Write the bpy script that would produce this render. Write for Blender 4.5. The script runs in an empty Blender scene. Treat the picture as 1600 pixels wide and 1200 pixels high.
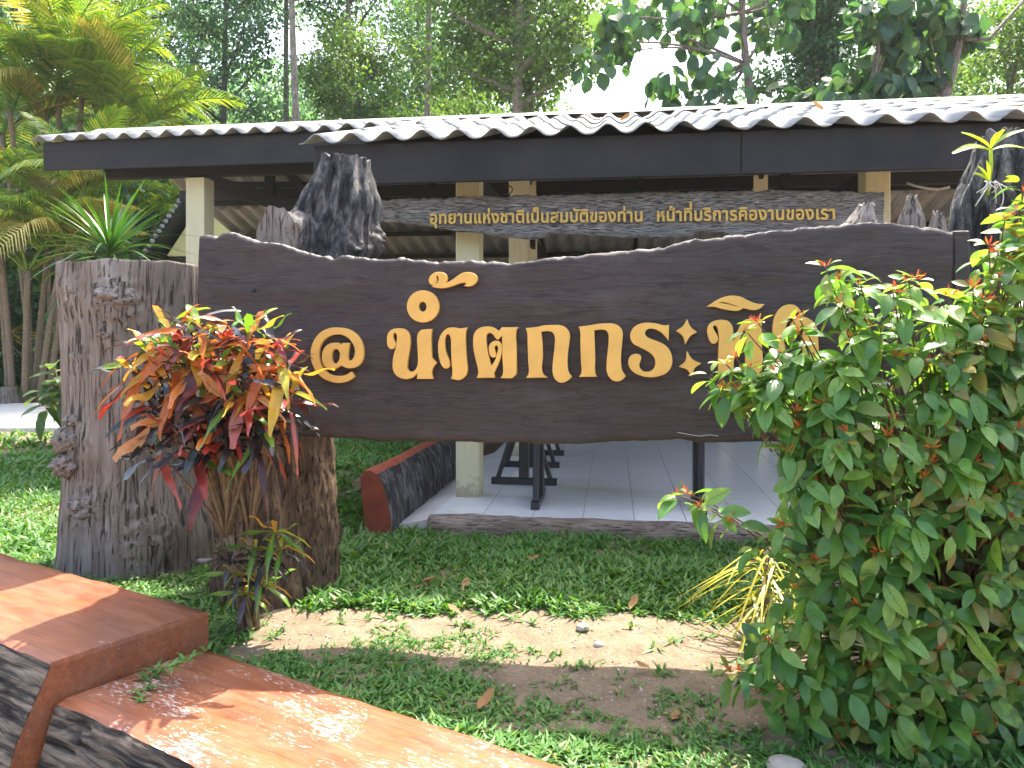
import bpy, bmesh, math, random
import numpy as np
from mathutils import Vector, Matrix, noise as mnoise

random.seed(7)
RNG = np.random.default_rng(11)
R = math.radians
SC = bpy.context.scene
COL = SC.collection

# ------------------------------------------------------------------ camera, sky, sun, exposure
FPX, CX, HY, CAMZ = 1200.0, 800.0, 522.0, 1.5          # focal length and horizon of the 1600x1200 photograph
cam_d = bpy.data.cameras.new('camera')
cam_d.sensor_width = 36.0
cam_d.lens = 36.0 * FPX / 1600.0
cam_d.shift_y = -(600.0 - HY) / 1600.0
cam_d.clip_end = 2000
cam = bpy.data.objects.new('camera', cam_d)
cam.location = (0, 0, CAMZ)
cam.rotation_euler = (R(90), 0, 0)
COL.objects.link(cam)
SC.camera = cam

SUN_EL, SUN_AZ = R(60.0), R(25.0)                       # azimuth measured from +Y towards +X
world = bpy.data.worlds.new('World')
SC.world = world
world.use_nodes = True
wn = world.node_tree
wn.nodes.clear()
sky = wn.nodes.new('ShaderNodeTexSky')
sky.sky_type = 'NISHITA'
sky.sun_disc = False
sky.sun_elevation = SUN_EL
sky.sun_rotation = SUN_AZ
sky.air_density = 1.0
sky.dust_density = 5.0
sky.ozone_density = 0.8
bg = wn.nodes.new('ShaderNodeBackground')
bg.inputs[1].default_value = 0.15
wo = wn.nodes.new('ShaderNodeOutputWorld')
wn.links.new(sky.outputs[0], bg.inputs[0])
wn.links.new(bg.outputs[0], wo.inputs[0])

sun_d = bpy.data.lights.new('sun', 'SUN')
sun_d.energy = 3.5
sun_d.angle = R(0.55)
sun_d.color = (1.0, 0.93, 0.82)
sun = bpy.data.objects.new('sun', sun_d)
sdir = Vector((math.sin(SUN_AZ) * math.cos(SUN_EL), math.cos(SUN_AZ) * math.cos(SUN_EL), math.sin(SUN_EL)))
sun.rotation_euler = sdir.to_track_quat('Z', 'Y').to_euler()
sun.location = (4, 10, 18)
COL.objects.link(sun)

SC.view_settings.view_transform = 'Standard'
SC.view_settings.look = 'None'
SC.view_settings.gamma = 1.0
SC.view_settings.exposure = 2.32
SC.view_settings.use_curve_mapping = False
SC.cycles.max_bounces = 6
SC.cycles.diffuse_bounces = 4
SC.cycles.transmission_bounces = 6

# ------------------------------------------------------------------ helpers: coordinates
def P(px, py, Y):
    return Vector(((px - CX) / FPX * Y, Y, CAMZ + (HY - py) / FPX * Y))
def G(px, py, z=0.0):
    Y = (CAMZ - z) * FPX / (py - HY)
    return Vector(((px - CX) / FPX * Y, Y, z))

# ------------------------------------------------------------------ helpers: objects
def tag(o, label=None, cat=None, group=None, kind=None):
    if label: o['label'] = label
    if cat: o['category'] = cat
    if group: o['group'] = group
    if kind: o['kind'] = kind
    return o
def empty(name, loc=(0, 0, 0), rz=0.0):
    o = bpy.data.objects.new(name, None)
    o.location = loc
    o.rotation_euler = (0, 0, rz)
    o.empty_display_size = 0.1
    COL.objects.link(o)
    return o
def mesh(name, V, F, mats=None, smooth=True, idx=None):
    me = bpy.data.meshes.new(name)
    me.from_pydata([tuple(v) for v in V], [], [tuple(f) for f in F])
    for m in (mats if isinstance(mats, (list, tuple)) else [mats]):
        if m: me.materials.append(m)
    if idx is not None: me.polygons.foreach_set('material_index', idx)
    me.polygons.foreach_set('use_smooth', [smooth] * len(me.polygons))
    me.update()
    return me
def obj(name, me, parent=None, loc=None, rot=None, mat4=None):
    o = bpy.data.objects.new(name, me)
    COL.objects.link(o)
    if parent: o.parent = parent
    if mat4 is not None: o.matrix_basis = mat4
    if loc is not None: o.location = loc
    if rot is not None: o.rotation_euler = rot
    return o
def bulk(name, tV, tF, M, mat, parent=None, smooth=True, idx=None):
    """one mesh made of many transformed copies of a template (tV: n x 3, tF: equal-sized faces), M: k x 4 x 4"""
    tV = np.asarray(tV, float); M = np.asarray(M, float)
    k, n = len(M), len(tV)
    V = np.einsum('kij,nj->kni', M[:, :3, :3], tV) + M[:, None, :3, 3]
    sizes = np.array([len(f) for f in tF])
    flat = np.concatenate([np.asarray(f) for f in tF])
    loops = (flat[None, :] + (np.arange(k) * n)[:, None]).ravel()
    tot = np.tile(sizes, k)
    start = np.concatenate([[0], np.cumsum(tot)[:-1]])
    me = bpy.data.meshes.new(name)
    me.vertices.add(k * n); me.vertices.foreach_set('co', V.ravel())
    me.loops.add(len(loops)); me.loops.foreach_set('vertex_index', loops.astype(np.int32))
    me.polygons.add(len(tot)); me.polygons.foreach_set('loop_start', start.astype(np.int32))
    me.polygons.foreach_set('loop_total', tot.astype(np.int32))
    me.polygons.foreach_set('use_smooth', np.full(len(tot), smooth))
    for m in (mat if isinstance(mat, (list, tuple)) else [mat]): me.materials.append(m)
    me.update(calc_edges=True); me.validate()
    return obj(name, me, parent)
def frames(pos, axis, normal, scale, wscale=None):
    """4x4 arrays: local Y -> axis, local Z -> normal (orthogonalised), scaled"""
    pos, axis, normal = (np.asarray(a, float) for a in (pos, axis, normal))
    y = axis / np.linalg.norm(axis, axis=1, keepdims=True)
    x = np.cross(y, normal); x /= (np.linalg.norm(x, axis=1, keepdims=True) + 1e-9)
    z = np.cross(x, y)
    s = np.asarray(scale, float).reshape(-1, 1)
    w = s if wscale is None else np.asarray(wscale, float).reshape(-1, 1)
    M = np.zeros((len(pos), 4, 4))
    M[:, :3, 0] = x * w; M[:, :3, 1] = y * s; M[:, :3, 2] = z * s; M[:, :3, 3] = pos; M[:, 3, 3] = 1
    return M
def box_vf(x0, x1, y0, y1, z0, z1):
    V = [(x0, y0, z0), (x1, y0, z0), (x1, y1, z0), (x0, y1, z0), (x0, y0, z1), (x1, y0, z1), (x1, y1, z1), (x0, y1, z1)]
    F = [(0, 3, 2, 1), (4, 5, 6, 7), (0, 1, 5, 4), (1, 2, 6, 5), (2, 3, 7, 6), (3, 0, 4, 7)]
    return V, F
def bev_box(name, x0, x1, y0, y1, z0, z1, mat, parent=None, b=0.006):
    bm = bmesh.new()
    V, F = box_vf(x0, x1, y0, y1, z0, z1)
    vs = [bm.verts.new(v) for v in V]
    for f in F: bm.faces.new([vs[i] for i in f])
    if b: bmesh.ops.bevel(bm, geom=list(bm.edges), offset=b, segments=1, affect='EDGES')
    me = bpy.data.meshes.new(name); bm.to_mesh(me); bm.free(); me.materials.append(mat)
    return obj(name, me, parent)
def bar(name, a, b, w, h, mat, parent=None):
    """square timber from a to b"""
    a, b = Vector(a), Vector(b); d = b - a; L = d.length
    o = bev_box(name, -w / 2, w / 2, 0, L, -h / 2, h / 2, mat, parent, 0.004)
    y = d.normalized(); up = Vector((0, 0, 1)) if abs(y.z) < .95 else Vector((0, 1, 0))
    x = y.cross(up).normalized(); z = x.cross(y)
    o.matrix_basis = Matrix(((x.x, y.x, z.x, a.x), (x.y, y.y, z.y, a.y), (x.z, y.z, z.z, a.z), (0, 0, 0, 1)))
    return o
def tube_vf(path, radii, n=8, cap=True):
    path = [Vector(p) for p in path]
    V, F = [], []
    ref = Vector((0.3, 1, 0.1)).normalized()
    for i, p in enumerate(path):
        t = (path[min(i + 1, len(path) - 1)] - path[max(i - 1, 0)]).normalized()
        x = t.cross(ref)
        if x.length < .1: x = t.cross(Vector((1, 0, 0)))
        x.normalize(); y = x.cross(t)
        for k in range(n):
            a = 2 * math.pi * k / n
            V.append(p + (x * math.cos(a) + y * math.sin(a)) * radii[i])
    for i in range(len(path) - 1):
        for k in range(n):
            k2 = (k + 1) % n
            F.append((i * n + k, (i + 1) * n + k, (i + 1) * n + k2, i * n + k2))
    if cap:
        F.append(tuple(range(n))); F.append(tuple(reversed(range((len(path) - 1) * n, len(path) * n))))
    return V, F
def tube(name, path, radii, mat, parent=None, n=8):
    if not hasattr(radii, '__len__'): radii = [radii] * len(path)
    V, F = tube_vf(path, radii, n)
    return obj(name, mesh(name, V, F, mat), parent)
def join_vf(parts):
    V, F = [], []
    for v, f in parts:
        o = len(V); V += list(v); F += [tuple(i + o for i in q) for q in f]
    return V, F
def bez(a, b, c, n):
    a, b, c = Vector(a), Vector(b), Vector(c)
    return [a * (1 - t) ** 2 + b * 2 * t * (1 - t) + c * t * t for t in [i / (n - 1) for i in range(n)]]
def fbm(x, y, z, o=4):
    return mnoise.fractal(Vector((x, y, z)), 1.0, 2.0, o)

# ------------------------------------------------------------------ helpers: materials
class W:
    def __init__(s, name):
        s.m = bpy.data.materials.new(name); s.m.use_nodes = True
        s.t = s.m.node_tree; s.t.nodes.clear()
    def n(s, typ, ins=None, **kw):
        nd = s.t.nodes.new('ShaderNode' + typ)
        for k, v in kw.items(): setattr(nd, k, v)
        for k, v in (ins or {}).items(): s.put(nd.inputs[k], v)
        return nd
    def put(s, sock, v):
        if isinstance(v, bpy.types.NodeSocket): s.t.links.new(v, sock)
        elif isinstance(v, (tuple, list)) and len(v) == 3 and sock.type == 'RGBA': sock.default_value = (*v, 1)
        else: sock.default_value = v
    def co(s, which='Object', scale=(1, 1, 1), rot=(0, 0, 0)):
        c = s.n('TexCoord').outputs[which]
        return s.n('Mapping', {'Vector': c, 'Scale': scale, 'Rotation': rot}).outputs[0]
    def noise(s, vec, scale, detail=4, rough=.55, dist=0.0):
        return s.n('TexNoise', {'Vector': vec, 'Scale': scale, 'Detail': detail, 'Roughness': rough, 'Distortion': dist}).outputs['Fac']
    def ramp(s, fac, stops):
        r = s.n('ValToRGB', {'Fac': fac}); e = r.color_ramp.elements
        while len(e) < len(stops): e.new(.5)
        for i, (p, c) in enumerate(stops):
            e[i].position = p
            c = c if isinstance(c, (tuple, list)) else (c, c, c)
            e[i].color = (*c, 1)
        return r.outputs[0]
    def mix(s, f, a, b, mode='MIX'):
        x = s.n('MixRGB', {'Fac': f, 'Color1': a, 'Color2': b}, blend_type=mode); return x.outputs[0]
    def math(s, op, a, b=0.0):
        x = s.n('Math', operation=op); s.put(x.inputs[0], a); s.put(x.inputs[1], b); return x.outputs[0]
    def bump(s, h, strength=.3, dist=.02, normal=None):
        i = {'Height': h, 'Strength': strength, 'Distance': dist}
        if normal is not None: i['Normal'] = normal
        return s.n('Bump', i).outputs[0]
    def rnd(s):
        a = s.n('NewGeometry').outputs['Random Per Island']; b = s.n('ObjectInfo').outputs['Random']
        return s.math('FRACT', s.math('ADD', a, b))
    def bsdf(s, color, rough=.7, normal=None, spec=.3, **kw):
        i = {'Base Color': color, 'Roughness': rough, 'Specular IOR Level': spec}
        if normal is not None: i['Normal'] = normal
        i.update(kw)
        return s.n('BsdfPrincipled', i).outputs[0]
    def out(s, sh):
        o = s.n('OutputMaterial', {'Surface': sh}); return s.m
def leaf_mat(name, stops, trans=.35, tcol=None, rough=.45, spec=.4, stripe=None, nscale=30, vary=.35):
    w = W(name)
    base = w.ramp(w.rnd(), stops)
    c = w.co('Object'); nz = w.noise(c, nscale, 2)
    base = w.mix(vary, base, w.mix(1, base, w.ramp(nz, [(.3, .45), (.7, 1.4)]), 'MULTIPLY'))
    if stripe:                                           # coloured midrib and margin, across the blade
        g = w.n('SeparateXYZ', {0: w.n('TexCoord').outputs['Generated']}).outputs[0]
        d = w.math('ABSOLUTE', w.math('SUBTRACT', g, .5))
        d = w.math('ADD', d, w.math('MULTIPLY', w.math('SUBTRACT', nz, .5), .25))
        base = w.mix(w.ramp(d, stripe[1]), base, stripe[0])
    sh = w.bsdf(base, rough, None, spec)
    tc = w.mix(1, base, tcol or (1.25, 1.3, .55), 'MULTIPLY')
    tr = w.n('BsdfTranslucent', {'Color': tc}).outputs[0]
    return w.out(w.n('MixShader', {0: trans, 1: sh, 2: tr}).outputs[0])

def wood_dark():
    w = W('dark_stained_wood')
    v = w.co('Object', (1.2, 1.2, 9)); v2 = w.co('Object', (.7, .7, 1.6))
    g = w.noise(v, 6, 8, .65, .6); b = w.noise(v2, 2.2, 5, .6)
    fine = w.noise(w.co('Object', (2, 2, 30)), 14, 5, .7, .2)
    c = w.ramp(g, [(.3, (.034, .024, .021)), (.55, (.053, .039, .035)), (.8, (.074, .057, .052))])
    c = w.mix(w.ramp(b, [(.45, 0), (.75, .45)]), c, (.068, .056, .051))
    dust = w.noise(w.co('Object', (.8, 1, 2.2)), 3.4, 7, .72, .5); c = w.mix(w.ramp(dust, [(.52, 0), (.70, .38)]), c, (.115, .10, .093))
    scr = w.ramp(w.noise(w.co('Object', (1.6, 1, 34)), 5, 3, .5, .25), [(.655, 0), (.675, .5)]); c = w.mix(scr, c, (.12, .11, .108))
    crack = w.ramp(w.noise(w.co('Object', (.5, .5, 7)), 2.1, 3, .5, .4), [(.485, 1), (.5, 0), (.515, 1)])
    c = w.mix(.5, c, w.mix(1, c, crack, 'MULTIPLY'))
    h = w.math('ADD', g, w.math('MULTIPLY', fine, .5))
    return w.out(w.bsdf(c, w.ramp(fine, [(.2, .46), (.8, .64)]), w.bump(h, .55, .014), .35))
def wood_grey(name, c0, c1, c2, vs=(1, 1, 12), warm=None, bs=.7):
    w = W(name)
    g = w.noise(w.co('Object', vs), 5, 9, .7, 1.0)
    b = w.noise(w.co('Object', (1, 1, 1)), 3, 5)
    cr = w.noise(w.co('Object', tuple(q * 1.6 for q in vs)), 9, 4, .6, .6)
    c = w.ramp(g, [(.28, c0), (.5, c1), (.72, c2)])
    c = w.mix(w.ramp(b, [(.4, 0), (.75, .7)]), c, warm or tuple(q * .55 for q in c1))
    c = w.mix(1, c, w.ramp(cr, [(.36, .25), (.46, 1)]), 'MULTIPLY')
    h = w.math('ADD', w.math('MULTIPLY', g, .6), w.ramp(cr, [(.33, 0), (.47, 1)]))
    return w.out(w.bsdf(c, .82, w.bump(h, bs, .02), .2))
def char_mat():
    w = W('charred_wood')
    g = w.noise(w.co('Object', (3.4, 3.4, .9)), 5, 9, .74, .5)
    b = w.noise(w.co('Object', (1, 1, 1)), 4, 5)
    c = w.ramp(g, [(.38, (.008, .008, .009)), (.47, (.05, .05, .052)), (.55, (.16, .155, .15)), (.65, (.36, .335, .31))])
    c = w.mix(w.ramp(b, [(.55, 0), (.72, .5)]), c, (.13, .085, .06))
    return w.out(w.bsdf(c, w.ramp(g, [(.3, .42), (.7, .8)]), w.bump(w.math('ADD', g, w.math('MULTIPLY', w.noise(w.co('Object', (6, 6, 1.5)), 9, 6, .7, .8), .6)), 1.0, .06), .3))
def bark_mat():
    w = W('furrowed_bark')
    g = w.noise(w.co('Object', (1.5, 11, 17)), 2.2, 7, .6, .45)
    c = w.ramp(g, [(.36, (.018, .016, .015)), (.46, (.06, .052, .045)), (.55, (.17, .138, .105)), (.7, (.29, .24, .185))])
    return w.out(w.bsdf(c, .9, w.bump(g, .9, .04), .15))
def slab_top(name='varnished_red_wood', worn=0.0):
    w = W(name)
    g = w.noise(w.co('Object', (1.6, 14, 14)), 2.0, 7, .6, .5)
    b = w.noise(w.co('Object', (1.1, 2.6, 2)), 2.0, 4)
    c = w.ramp(g, [(.25, (.13, .034, .015)), (.5, (.23, .068, .024)), (.75, (.31, .108, .038))])
    c = w.mix(w.ramp(b, [(.4, 0), (.7, .6)]), c, (.145, .043, .02))
    chip = w.noise(w.co('Object', (3.2, 10, 5)), 9, 6, .72, .4)
    zone = w.noise(w.co('Object', (1.0, 1.7, 1)), 2.1, 2)
    k = w.math('ADD', chip, w.math('MULTIPLY', w.math('SUBTRACT', zone, .5), .62))
    c = w.mix(w.ramp(k, [(.72 - worn, 0), (.75 - worn, .9)]), c, (.46, .41, .37))
    sc = w.noise(w.co('Object', (1, 1, 1)), 40, 6, .7)
    du = w.noise(w.co('Object', (1.5, 3, 3)), 2.6, 7, .7); c = w.mix(w.ramp(du, [(.35, .02), (.72, .15)]), c, (.33, .235, .175))
    ln = w.ramp(w.noise(w.co('Object', (.9, 40, 40)), 2.0, 3, .5, .1), [(.36, .55), (.43, 1)]); c = w.mix(.6, c, w.mix(1, c, ln, 'MULTIPLY'))
    return w.out(w.bsdf(c, w.ramp(du, [(.3, .34), (.7, .62)]), w.bump(w.math('ADD', g, w.math('MULTIPLY', sc, .4)), .12, .01), .4))
def plain(name, c, rough=.6, var=.15, scale=6, bump=.1, spec=.3, metallic=0):
    w = W(name)
    nz = w.noise(w.co('Object'), scale, 6, .6)
    nz2 = w.noise(w.co('Object'), scale * 7, 4, .6)
    lo = tuple(q * (1 - var) for q in c); hi = tuple(min(1, q * (1 + var)) for q in c)
    col = w.ramp(nz, [(.3, lo), (.7, hi)])
    return w.out(w.bsdf(col, rough, w.bump(nz2, bump, .005), spec, Metallic=metallic))
def tile_mat():
    w = W('white_floor_tile')
    r = w.n('ObjectInfo').outputs['Random']
    nz = w.noise(w.co('Generated'), 3, 5)
    c = w.mix(w.math('MULTIPLY', r, .35), (.74, .73, .70), (.64, .63, .605))
    c = w.mix(w.ramp(nz, [(.45, 0), (.8, .4)]), c, (.42, .39, .34))
    sp = w.noise(w.co('Object'), 45, 5, .7); c = w.mix(w.ramp(sp, [(.62, 0), (.70, .5)]), c, (.30, .26, .20))
    return w.out(w.bsdf(c, w.ramp(nz, [(.3, .10), (.75, .26)]), None, .5))
def roof_mat(name, tint):
    w = W(name)
    r = w.n('ObjectInfo').outputs['Random']
    nz = w.noise(w.co('Object', (1, 1, 1)), 3, 6, .65); st = w.noise(w.co('Object', (9, .8, 1)), 3, 5, .6)
    c = w.mix(r, tint, tuple(q * .86 for q in tint))
    c = w.mix(w.ramp(nz, [(.45, 0), (.8, .55)]), c, (.20, .19, .165))
    c = w.mix(w.ramp(st, [(.45, 0), (.7, .65)]), c, (.13, .115, .095))
    return w.out(w.bsdf(c, .75, w.bump(nz, .15, .01), .2))
def ground_mat():
    w = W('ground_soil')
    v = w.co('Object')
    big = w.noise(v, .9, 5); mid = w.noise(v, 7, 6, .65); fin = w.noise(v, 55, 6, .75); grit = w.noise(v, 160, 3, .7)
    c = w.ramp(mid, [(.25, (.135, .098, .064)), (.5, (.225, .17, .113)), (.8, (.29, .225, .155))])
    c = w.mix(w.ramp(big, [(.42, 0), (.7, .6)]), c, (.20, .15, .10))
    c = w.mix(1, c, w.ramp(fin, [(.3, .62), (.55, 1.0), (.75, 1.25)]), 'MULTIPLY')
    c = w.mix(w.ramp(grit, [(.66, 0), (.72, .8)]), c, (.36, .30, .24))
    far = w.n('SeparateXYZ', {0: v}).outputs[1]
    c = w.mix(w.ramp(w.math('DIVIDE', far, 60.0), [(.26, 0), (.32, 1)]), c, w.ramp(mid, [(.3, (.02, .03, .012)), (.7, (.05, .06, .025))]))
    h = w.math('ADD', w.math('MULTIPLY', mid, .7), w.math('MULTIPLY', fin, .35))
    h = w.math('ADD', h, w.math('MULTIPLY', grit, .12))
    return w.out(w.bsdf(c, .95, w.bump(h, .8, .03), .1))

def post_mat():
    w = W('cream_yellow_post_paint')
    v = w.co('Object'); nz = w.noise(v, 2.2, 6, .6); st = w.noise(w.co('Object', (14, 14, .7)), 2, 4, .6); fi = w.noise(v, 30, 4, .6)
    c = w.ramp(nz, [(.3, (.60, .545, .345)), (.7, (.70, .645, .42))])
    c = w.mix(w.ramp(st, [(.55, 0), (.75, .35)]), c, (.36, .31, .19))
    z = w.n('SeparateXYZ', {0: v}).outputs[2]
    mud = w.math('SUBTRACT', w.math('MULTIPLY', w.noise(w.co('Object', (1, 1, 1)), 18, 5, .7), .55), z)
    c = w.mix(w.ramp(mud, [(.02, 0), (.16, .6)]), c, (.27, .21, .14))
    return w.out(w.bsdf(c, .65, w.bump(fi, .12, .004), .25))
MAT = dict(
    paletrunk=wood_grey('pale_forest_trunk_bark', (.16, .13, .105), (.30, .26, .215), (.46, .42, .37), (4, 4, .9), (.20, .15, .11)),
    board=wood_dark(),
    stump=wood_grey('grey_weathered_stump_wood', (.115, .096, .077), (.235, .202, .170), (.37, .332, .29), (3.2, 3.2, .22), (.13, .09, .062), .8),
    plank=wood_grey('silver_weathered_plank_wood', (.10, .09, .08), (.30, .275, .255), (.50, .475, .45), (.9, 1, 14), (.20, .17, .15), 1.0),
    edging=wood_grey('brown_grey_log_wood', (.10, .08, .062), (.30, .24, .19), (.46, .39, .33), (.8, 8, 8), (.15, .105, .075)),
    knot=wood_grey('knotty_burl_wood', (.10, .085, .07), (.25, .22, .19), (.40, .365, .33), (2.5, 2.5, 2.5), (.16, .12, .09), .45),
    char=char_mat(), bark=bark_mat(), slab=slab_top(), slabw=slab_top('worn_varnished_red_wood', .14),
    brownrot=wood_grey('brown_rotten_wood', (.03, .02, .014), (.12, .075, .045), (.30, .20, .125), (5, 5, .9), (.055, .036, .025)),
    gold=plain('ochre_letter_paint', (.76, .435, .105), .5, .10, 7, .14, .3),
    goldsmall=plain('gold_letter_paint', (.68, .42, .08), .4, .12, 20, .05, .4),
    fascia=plain('black_brown_painted_timber', (.019, .0155, .014), .5, .4, 3, .3, .3),
    timber=plain('black_stained_timber', (.011, .010, .010), .5, .3, 5, .2, .4),
    table=plain('dark_blue_black_table_paint', (.024, .022, .025), .38, .2, 5, .1, .5),
    post=post_mat(),
    wall=plain('yellow_house_paint', (.60, .58, .25), .8, .06, 2, .05, .2),
    addedwall=plain('brown_added_wall', (.07, .05, .04), .7, .2, 3, .1, .2),
    concrete=plain('pale_concrete', (.50, .48, .44), .9, .14, 3, .25, .2),
    grout=plain('pale_grout', (.34, .33, .31), .9, .1, 6, .2, .1),
    redcut=plain('red_oxide_painted_cut', (.27, .062, .032), .65, .3, 7, .3, .3),
    tile=tile_mat(), roof=roof_mat('fibre_cement_sheet', (.37, .37, .355)), rooftan=roof_mat('tan_fibre_cement_sheet', (.42, .34, .24)),
    soil=ground_mat(), iron=plain('dark_iron', (.04, .038, .036), .5, .2, 20, .1, .5, .6),
    trunk=wood_grey('forest_trunk_bark', (.07, .06, .05), (.20, .175, .15), (.36, .33, .29), (4, 4, .9), (.12, .095, .07)),
    twig=plain('brown_twig', (.14, .085, .05), .8, .25, 20, .2),
    cane=plain('croton_stem', (.20, .145, .09), .8, .3, 25, .3),
    stone=plain('beige_pebble', (.36, .31, .25), .85, .2, 8, .3),
    flower=leaf_mat('red_orange_flower', [(0, (.42, .05, .02)), (.5, (.60, .12, .03)), (1, (.75, .25, .05))], .25, (1.2, .9, .7)),
    dry=leaf_mat('dry_brown_leaf', [(0, (.17, .085, .035)), (.5, (.28, .15, .06)), (1, (.36, .22, .10))], .15, (1, .9, .7), .7, .2),
    hamelia=leaf_mat('mid_green_shrub_leaf', [(0, (.062, .175, .040)), (.5, (.120, .285, .058)), (1, (.25, .42, .08))], .48, (1.4, 1.3, .45), .33, .55, ((.10, .19, .06), [(.0, 1), (.045, 0)])),
    hameliay=leaf_mat('young_yellow_green_leaf', [(0, (.12, .22, .035)), (.6, (.17, .27, .045)), (1, (.24, .22, .06))], .42, (1.4, 1.3, .45), .4, .5, ((.25, .20, .07), [(.0, 1), (.06, 0)])),
    grass=leaf_mat('broad_carpet_grass', [(0, (.052, .145, .028)), (.5, (.088, .215, .042)), (.94, (.14, .27, .055)), (1, (.27, .24, .09))], .32, (1.35, 1.35, .4), .5, .35),
    forest=leaf_mat('forest_leaf', [(0, (.080, .155, .080)), (.6, (.135, .24, .118)), (1, (.21, .31, .14))], .54, (1.1, 1.32, .8), .45, .5, None, .55, .8),
    forestb=leaf_mat('bright_forest_leaf', [(0, (.075, .150, .045)), (.6, (.12, .215, .06)), (1, (.20, .29, .08))], .5, (1.3, 1.3, .5), .45, .5, None, .6, .7),
    teak=leaf_mat('broad_blue_green_leaf', [(0, (.035, .085, .048)), (.7, (.060, .13, .068)), (1, (.12, .18, .06))], .42, (1.3, 1.6, .5), .5, .45),
    palm=leaf_mat('palm_leaflet', [(0, (.09, .19, .03)), (.6, (.18, .31, .04)), (1, (.33, .38, .05))], .5, (1.3, 1.2, .4), .42, .45),
    palmy=leaf_mat('yellowed_palm_leaflet', [(0, (.25, .24, .05)), (1, (.42, .34, .09))], .38, (1.2, 1.1, .5), .5, .4),
    sword=leaf_mat('sword_leaf', [(0, (.026, .085, .018)), (.7, (.045, .13, .024)), (1, (.10, .19, .04))], .28, (1.3, 1.35, .4), .35, .5),
    orchid=leaf_mat('orchid_leaf', [(0, (.24, .36, .03)), (1, (.36, .46, .05))], .45, (1.3, 1.2, .3), .4, .5),
    spider=leaf_mat('yellow_striped_leaf', [(0, (.38, .34, .03)), (1, (.48, .40, .05))], .25, (1.1, 1.1, .4), .4, .4, ((.06, .13, .02), [(.28, 0), (.36, 1)])),
    cy=leaf_mat('croton_yellow_leaf', [(0, (.62, .40, .035)), (.5, (.66, .30, .05)), (1, (.42, .46, .05))], .38, (1.1, 1.0, .6), .3, .5, ((.14, .26, .03), [(.38, 0), (.48, .5)]), 25),
    co=leaf_mat('croton_orange_leaf', [(0, (.52, .13, .025)), (.6, (.60, .20, .045)), (1, (.62, .30, .11))], .36, (1.1, .9, .7), .3, .5, ((.10, .035, .02), [(.0, .7), (.05, 0)]), 25),
    cr=leaf_mat('croton_red_leaf', [(0, (.30, .03, .022)), (.6, (.40, .055, .035)), (1, (.46, .14, .10))], .3, (1.1, .9, .8), .28, .5, ((.035, .018, .02), [(.18, 0), (.34, .9)]), 25),
    cd=leaf_mat('croton_dark_leaf', [(0, (.016, .020, .020)), (.6, (.026, .036, .028)), (1, (.05, .025, .026))], .15, (1.1, 1.1, .8), .26, .6, ((.14, .03, .03), [(.0, .8), (.06, 0)]), 25),
    cg=leaf_mat('croton_green_leaf', [(0, (.06, .17, .025)), (.6, (.12, .27, .035)), (1, (.28, .36, .05))], .35, (1.2, 1.2, .4), .3, .5, ((.38, .36, .05), [(.0, .9), (.08, 0)]), 25),
)

# ------------------------------------------------------------------ leaf shapes (local Y along the blade, Z up, length 1)
def leaf_vf(nl=5, width=.42, fold=.18, droop=.25, peak=.42, wave=0.0, tipw=0.0, two=True, twist=0.0, base=.05):
    V, F = [], []
    for i in range(nl + 1):
        t = i / nl
        if t < peak: wd = math.sin(t / peak * math.pi / 2) ** .8
        else: wd = math.cos((t - peak) / (1 - peak) * math.pi / 2) ** .75
        wd = max(wd, base if i == 0 else tipw) * width / 2
        zz = -droop * t * t + wave * math.sin(t * 9.0)
        tw = twist * t
        cx, sx = math.cos(tw), math.sin(tw)
        for q in ((-1, 0, 1) if two else (-1, 1)):
            x = q * wd; z = abs(q) * fold * wd + (wave * .6 * q * math.cos(t * 11.0) if q else 0)
            V.append((x * cx - z * sx, t * (1 - .18 * droop * t), zz + x * sx + z * cx))
    k = 3 if two else 2
    for i in range(nl):
        for j in range(k - 1):
            a = i * k + j
            F.append((a, a + 1, a + k + 1, a + k))
    return V, F
DIAMOND = ([(0, 0, 0), (.28, .45, .05), (0, 1, -.08), (-.28, .45, .05)], [(0, 1, 2), (0, 2, 3)])
BLADE = ([(-.06, 0, 0), (.06, 0, 0), (-.075, .5, .0), (.075, .5, .0), (0, 1, -.28)], [(0, 1, 3, 2), (2, 3, 4)])

# ------------------------------------------------------------------ ground
def sst(x, a, b):
    t = np.clip((np.asarray(x, float) - a) / (b - a), 0, 1)
    return t * t * (3 - 2 * t)
SA = np.array((-1.83, 3.05)); SD = np.array((.857, -.515)); SN = np.array((-.515, -.857))
def gz(x, y):
    x = np.asarray(x, float); y = np.asarray(y, float)
    lx = -1.02 + .15 * (y - 5.85)
    mound = .34 * sst(lx - x, -.02, .16) * sst(x, -3.4, -2.0) * sst(y, 5.75, 6.6) * (1 - sst(y, 10.5, 13))
    d = (x - SA[0]) * SN[0] + (y - SA[1]) * SN[1]
    drop = -.6 * sst(d, -.25, .05)
    hill = 15 * sst(y, 20, 75) * (.55 + .45 * sst(-x, -6, 14))
    soft = .018 * np.sin(x * 2.1 + 1.0) * np.sin(y * 1.7) + .012 * np.sin(x * 5.3 + y * 3.1)
    return mound + drop + hill + soft * (1 - sst(np.abs(x) + y, 14, 30)) - .02
xs = np.unique(np.concatenate([np.linspace(-400, -20, 12), np.linspace(-20, -4, 40), np.linspace(-4, 4, 130), np.linspace(4, 20, 30), np.linspace(20, 400, 12)]))
ys = np.unique(np.concatenate([np.linspace(-60, 1, 8), np.linspace(1, 7, 120), np.linspace(7, 16, 60), np.linspace(16, 90, 40), np.linspace(90, 600, 8)]))
XX, YY = np.meshgrid(xs, ys); ZZ = gz(XX, YY)
near = (np.abs(XX) < 5) & (YY > 1) & (YY < 8)
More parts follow.
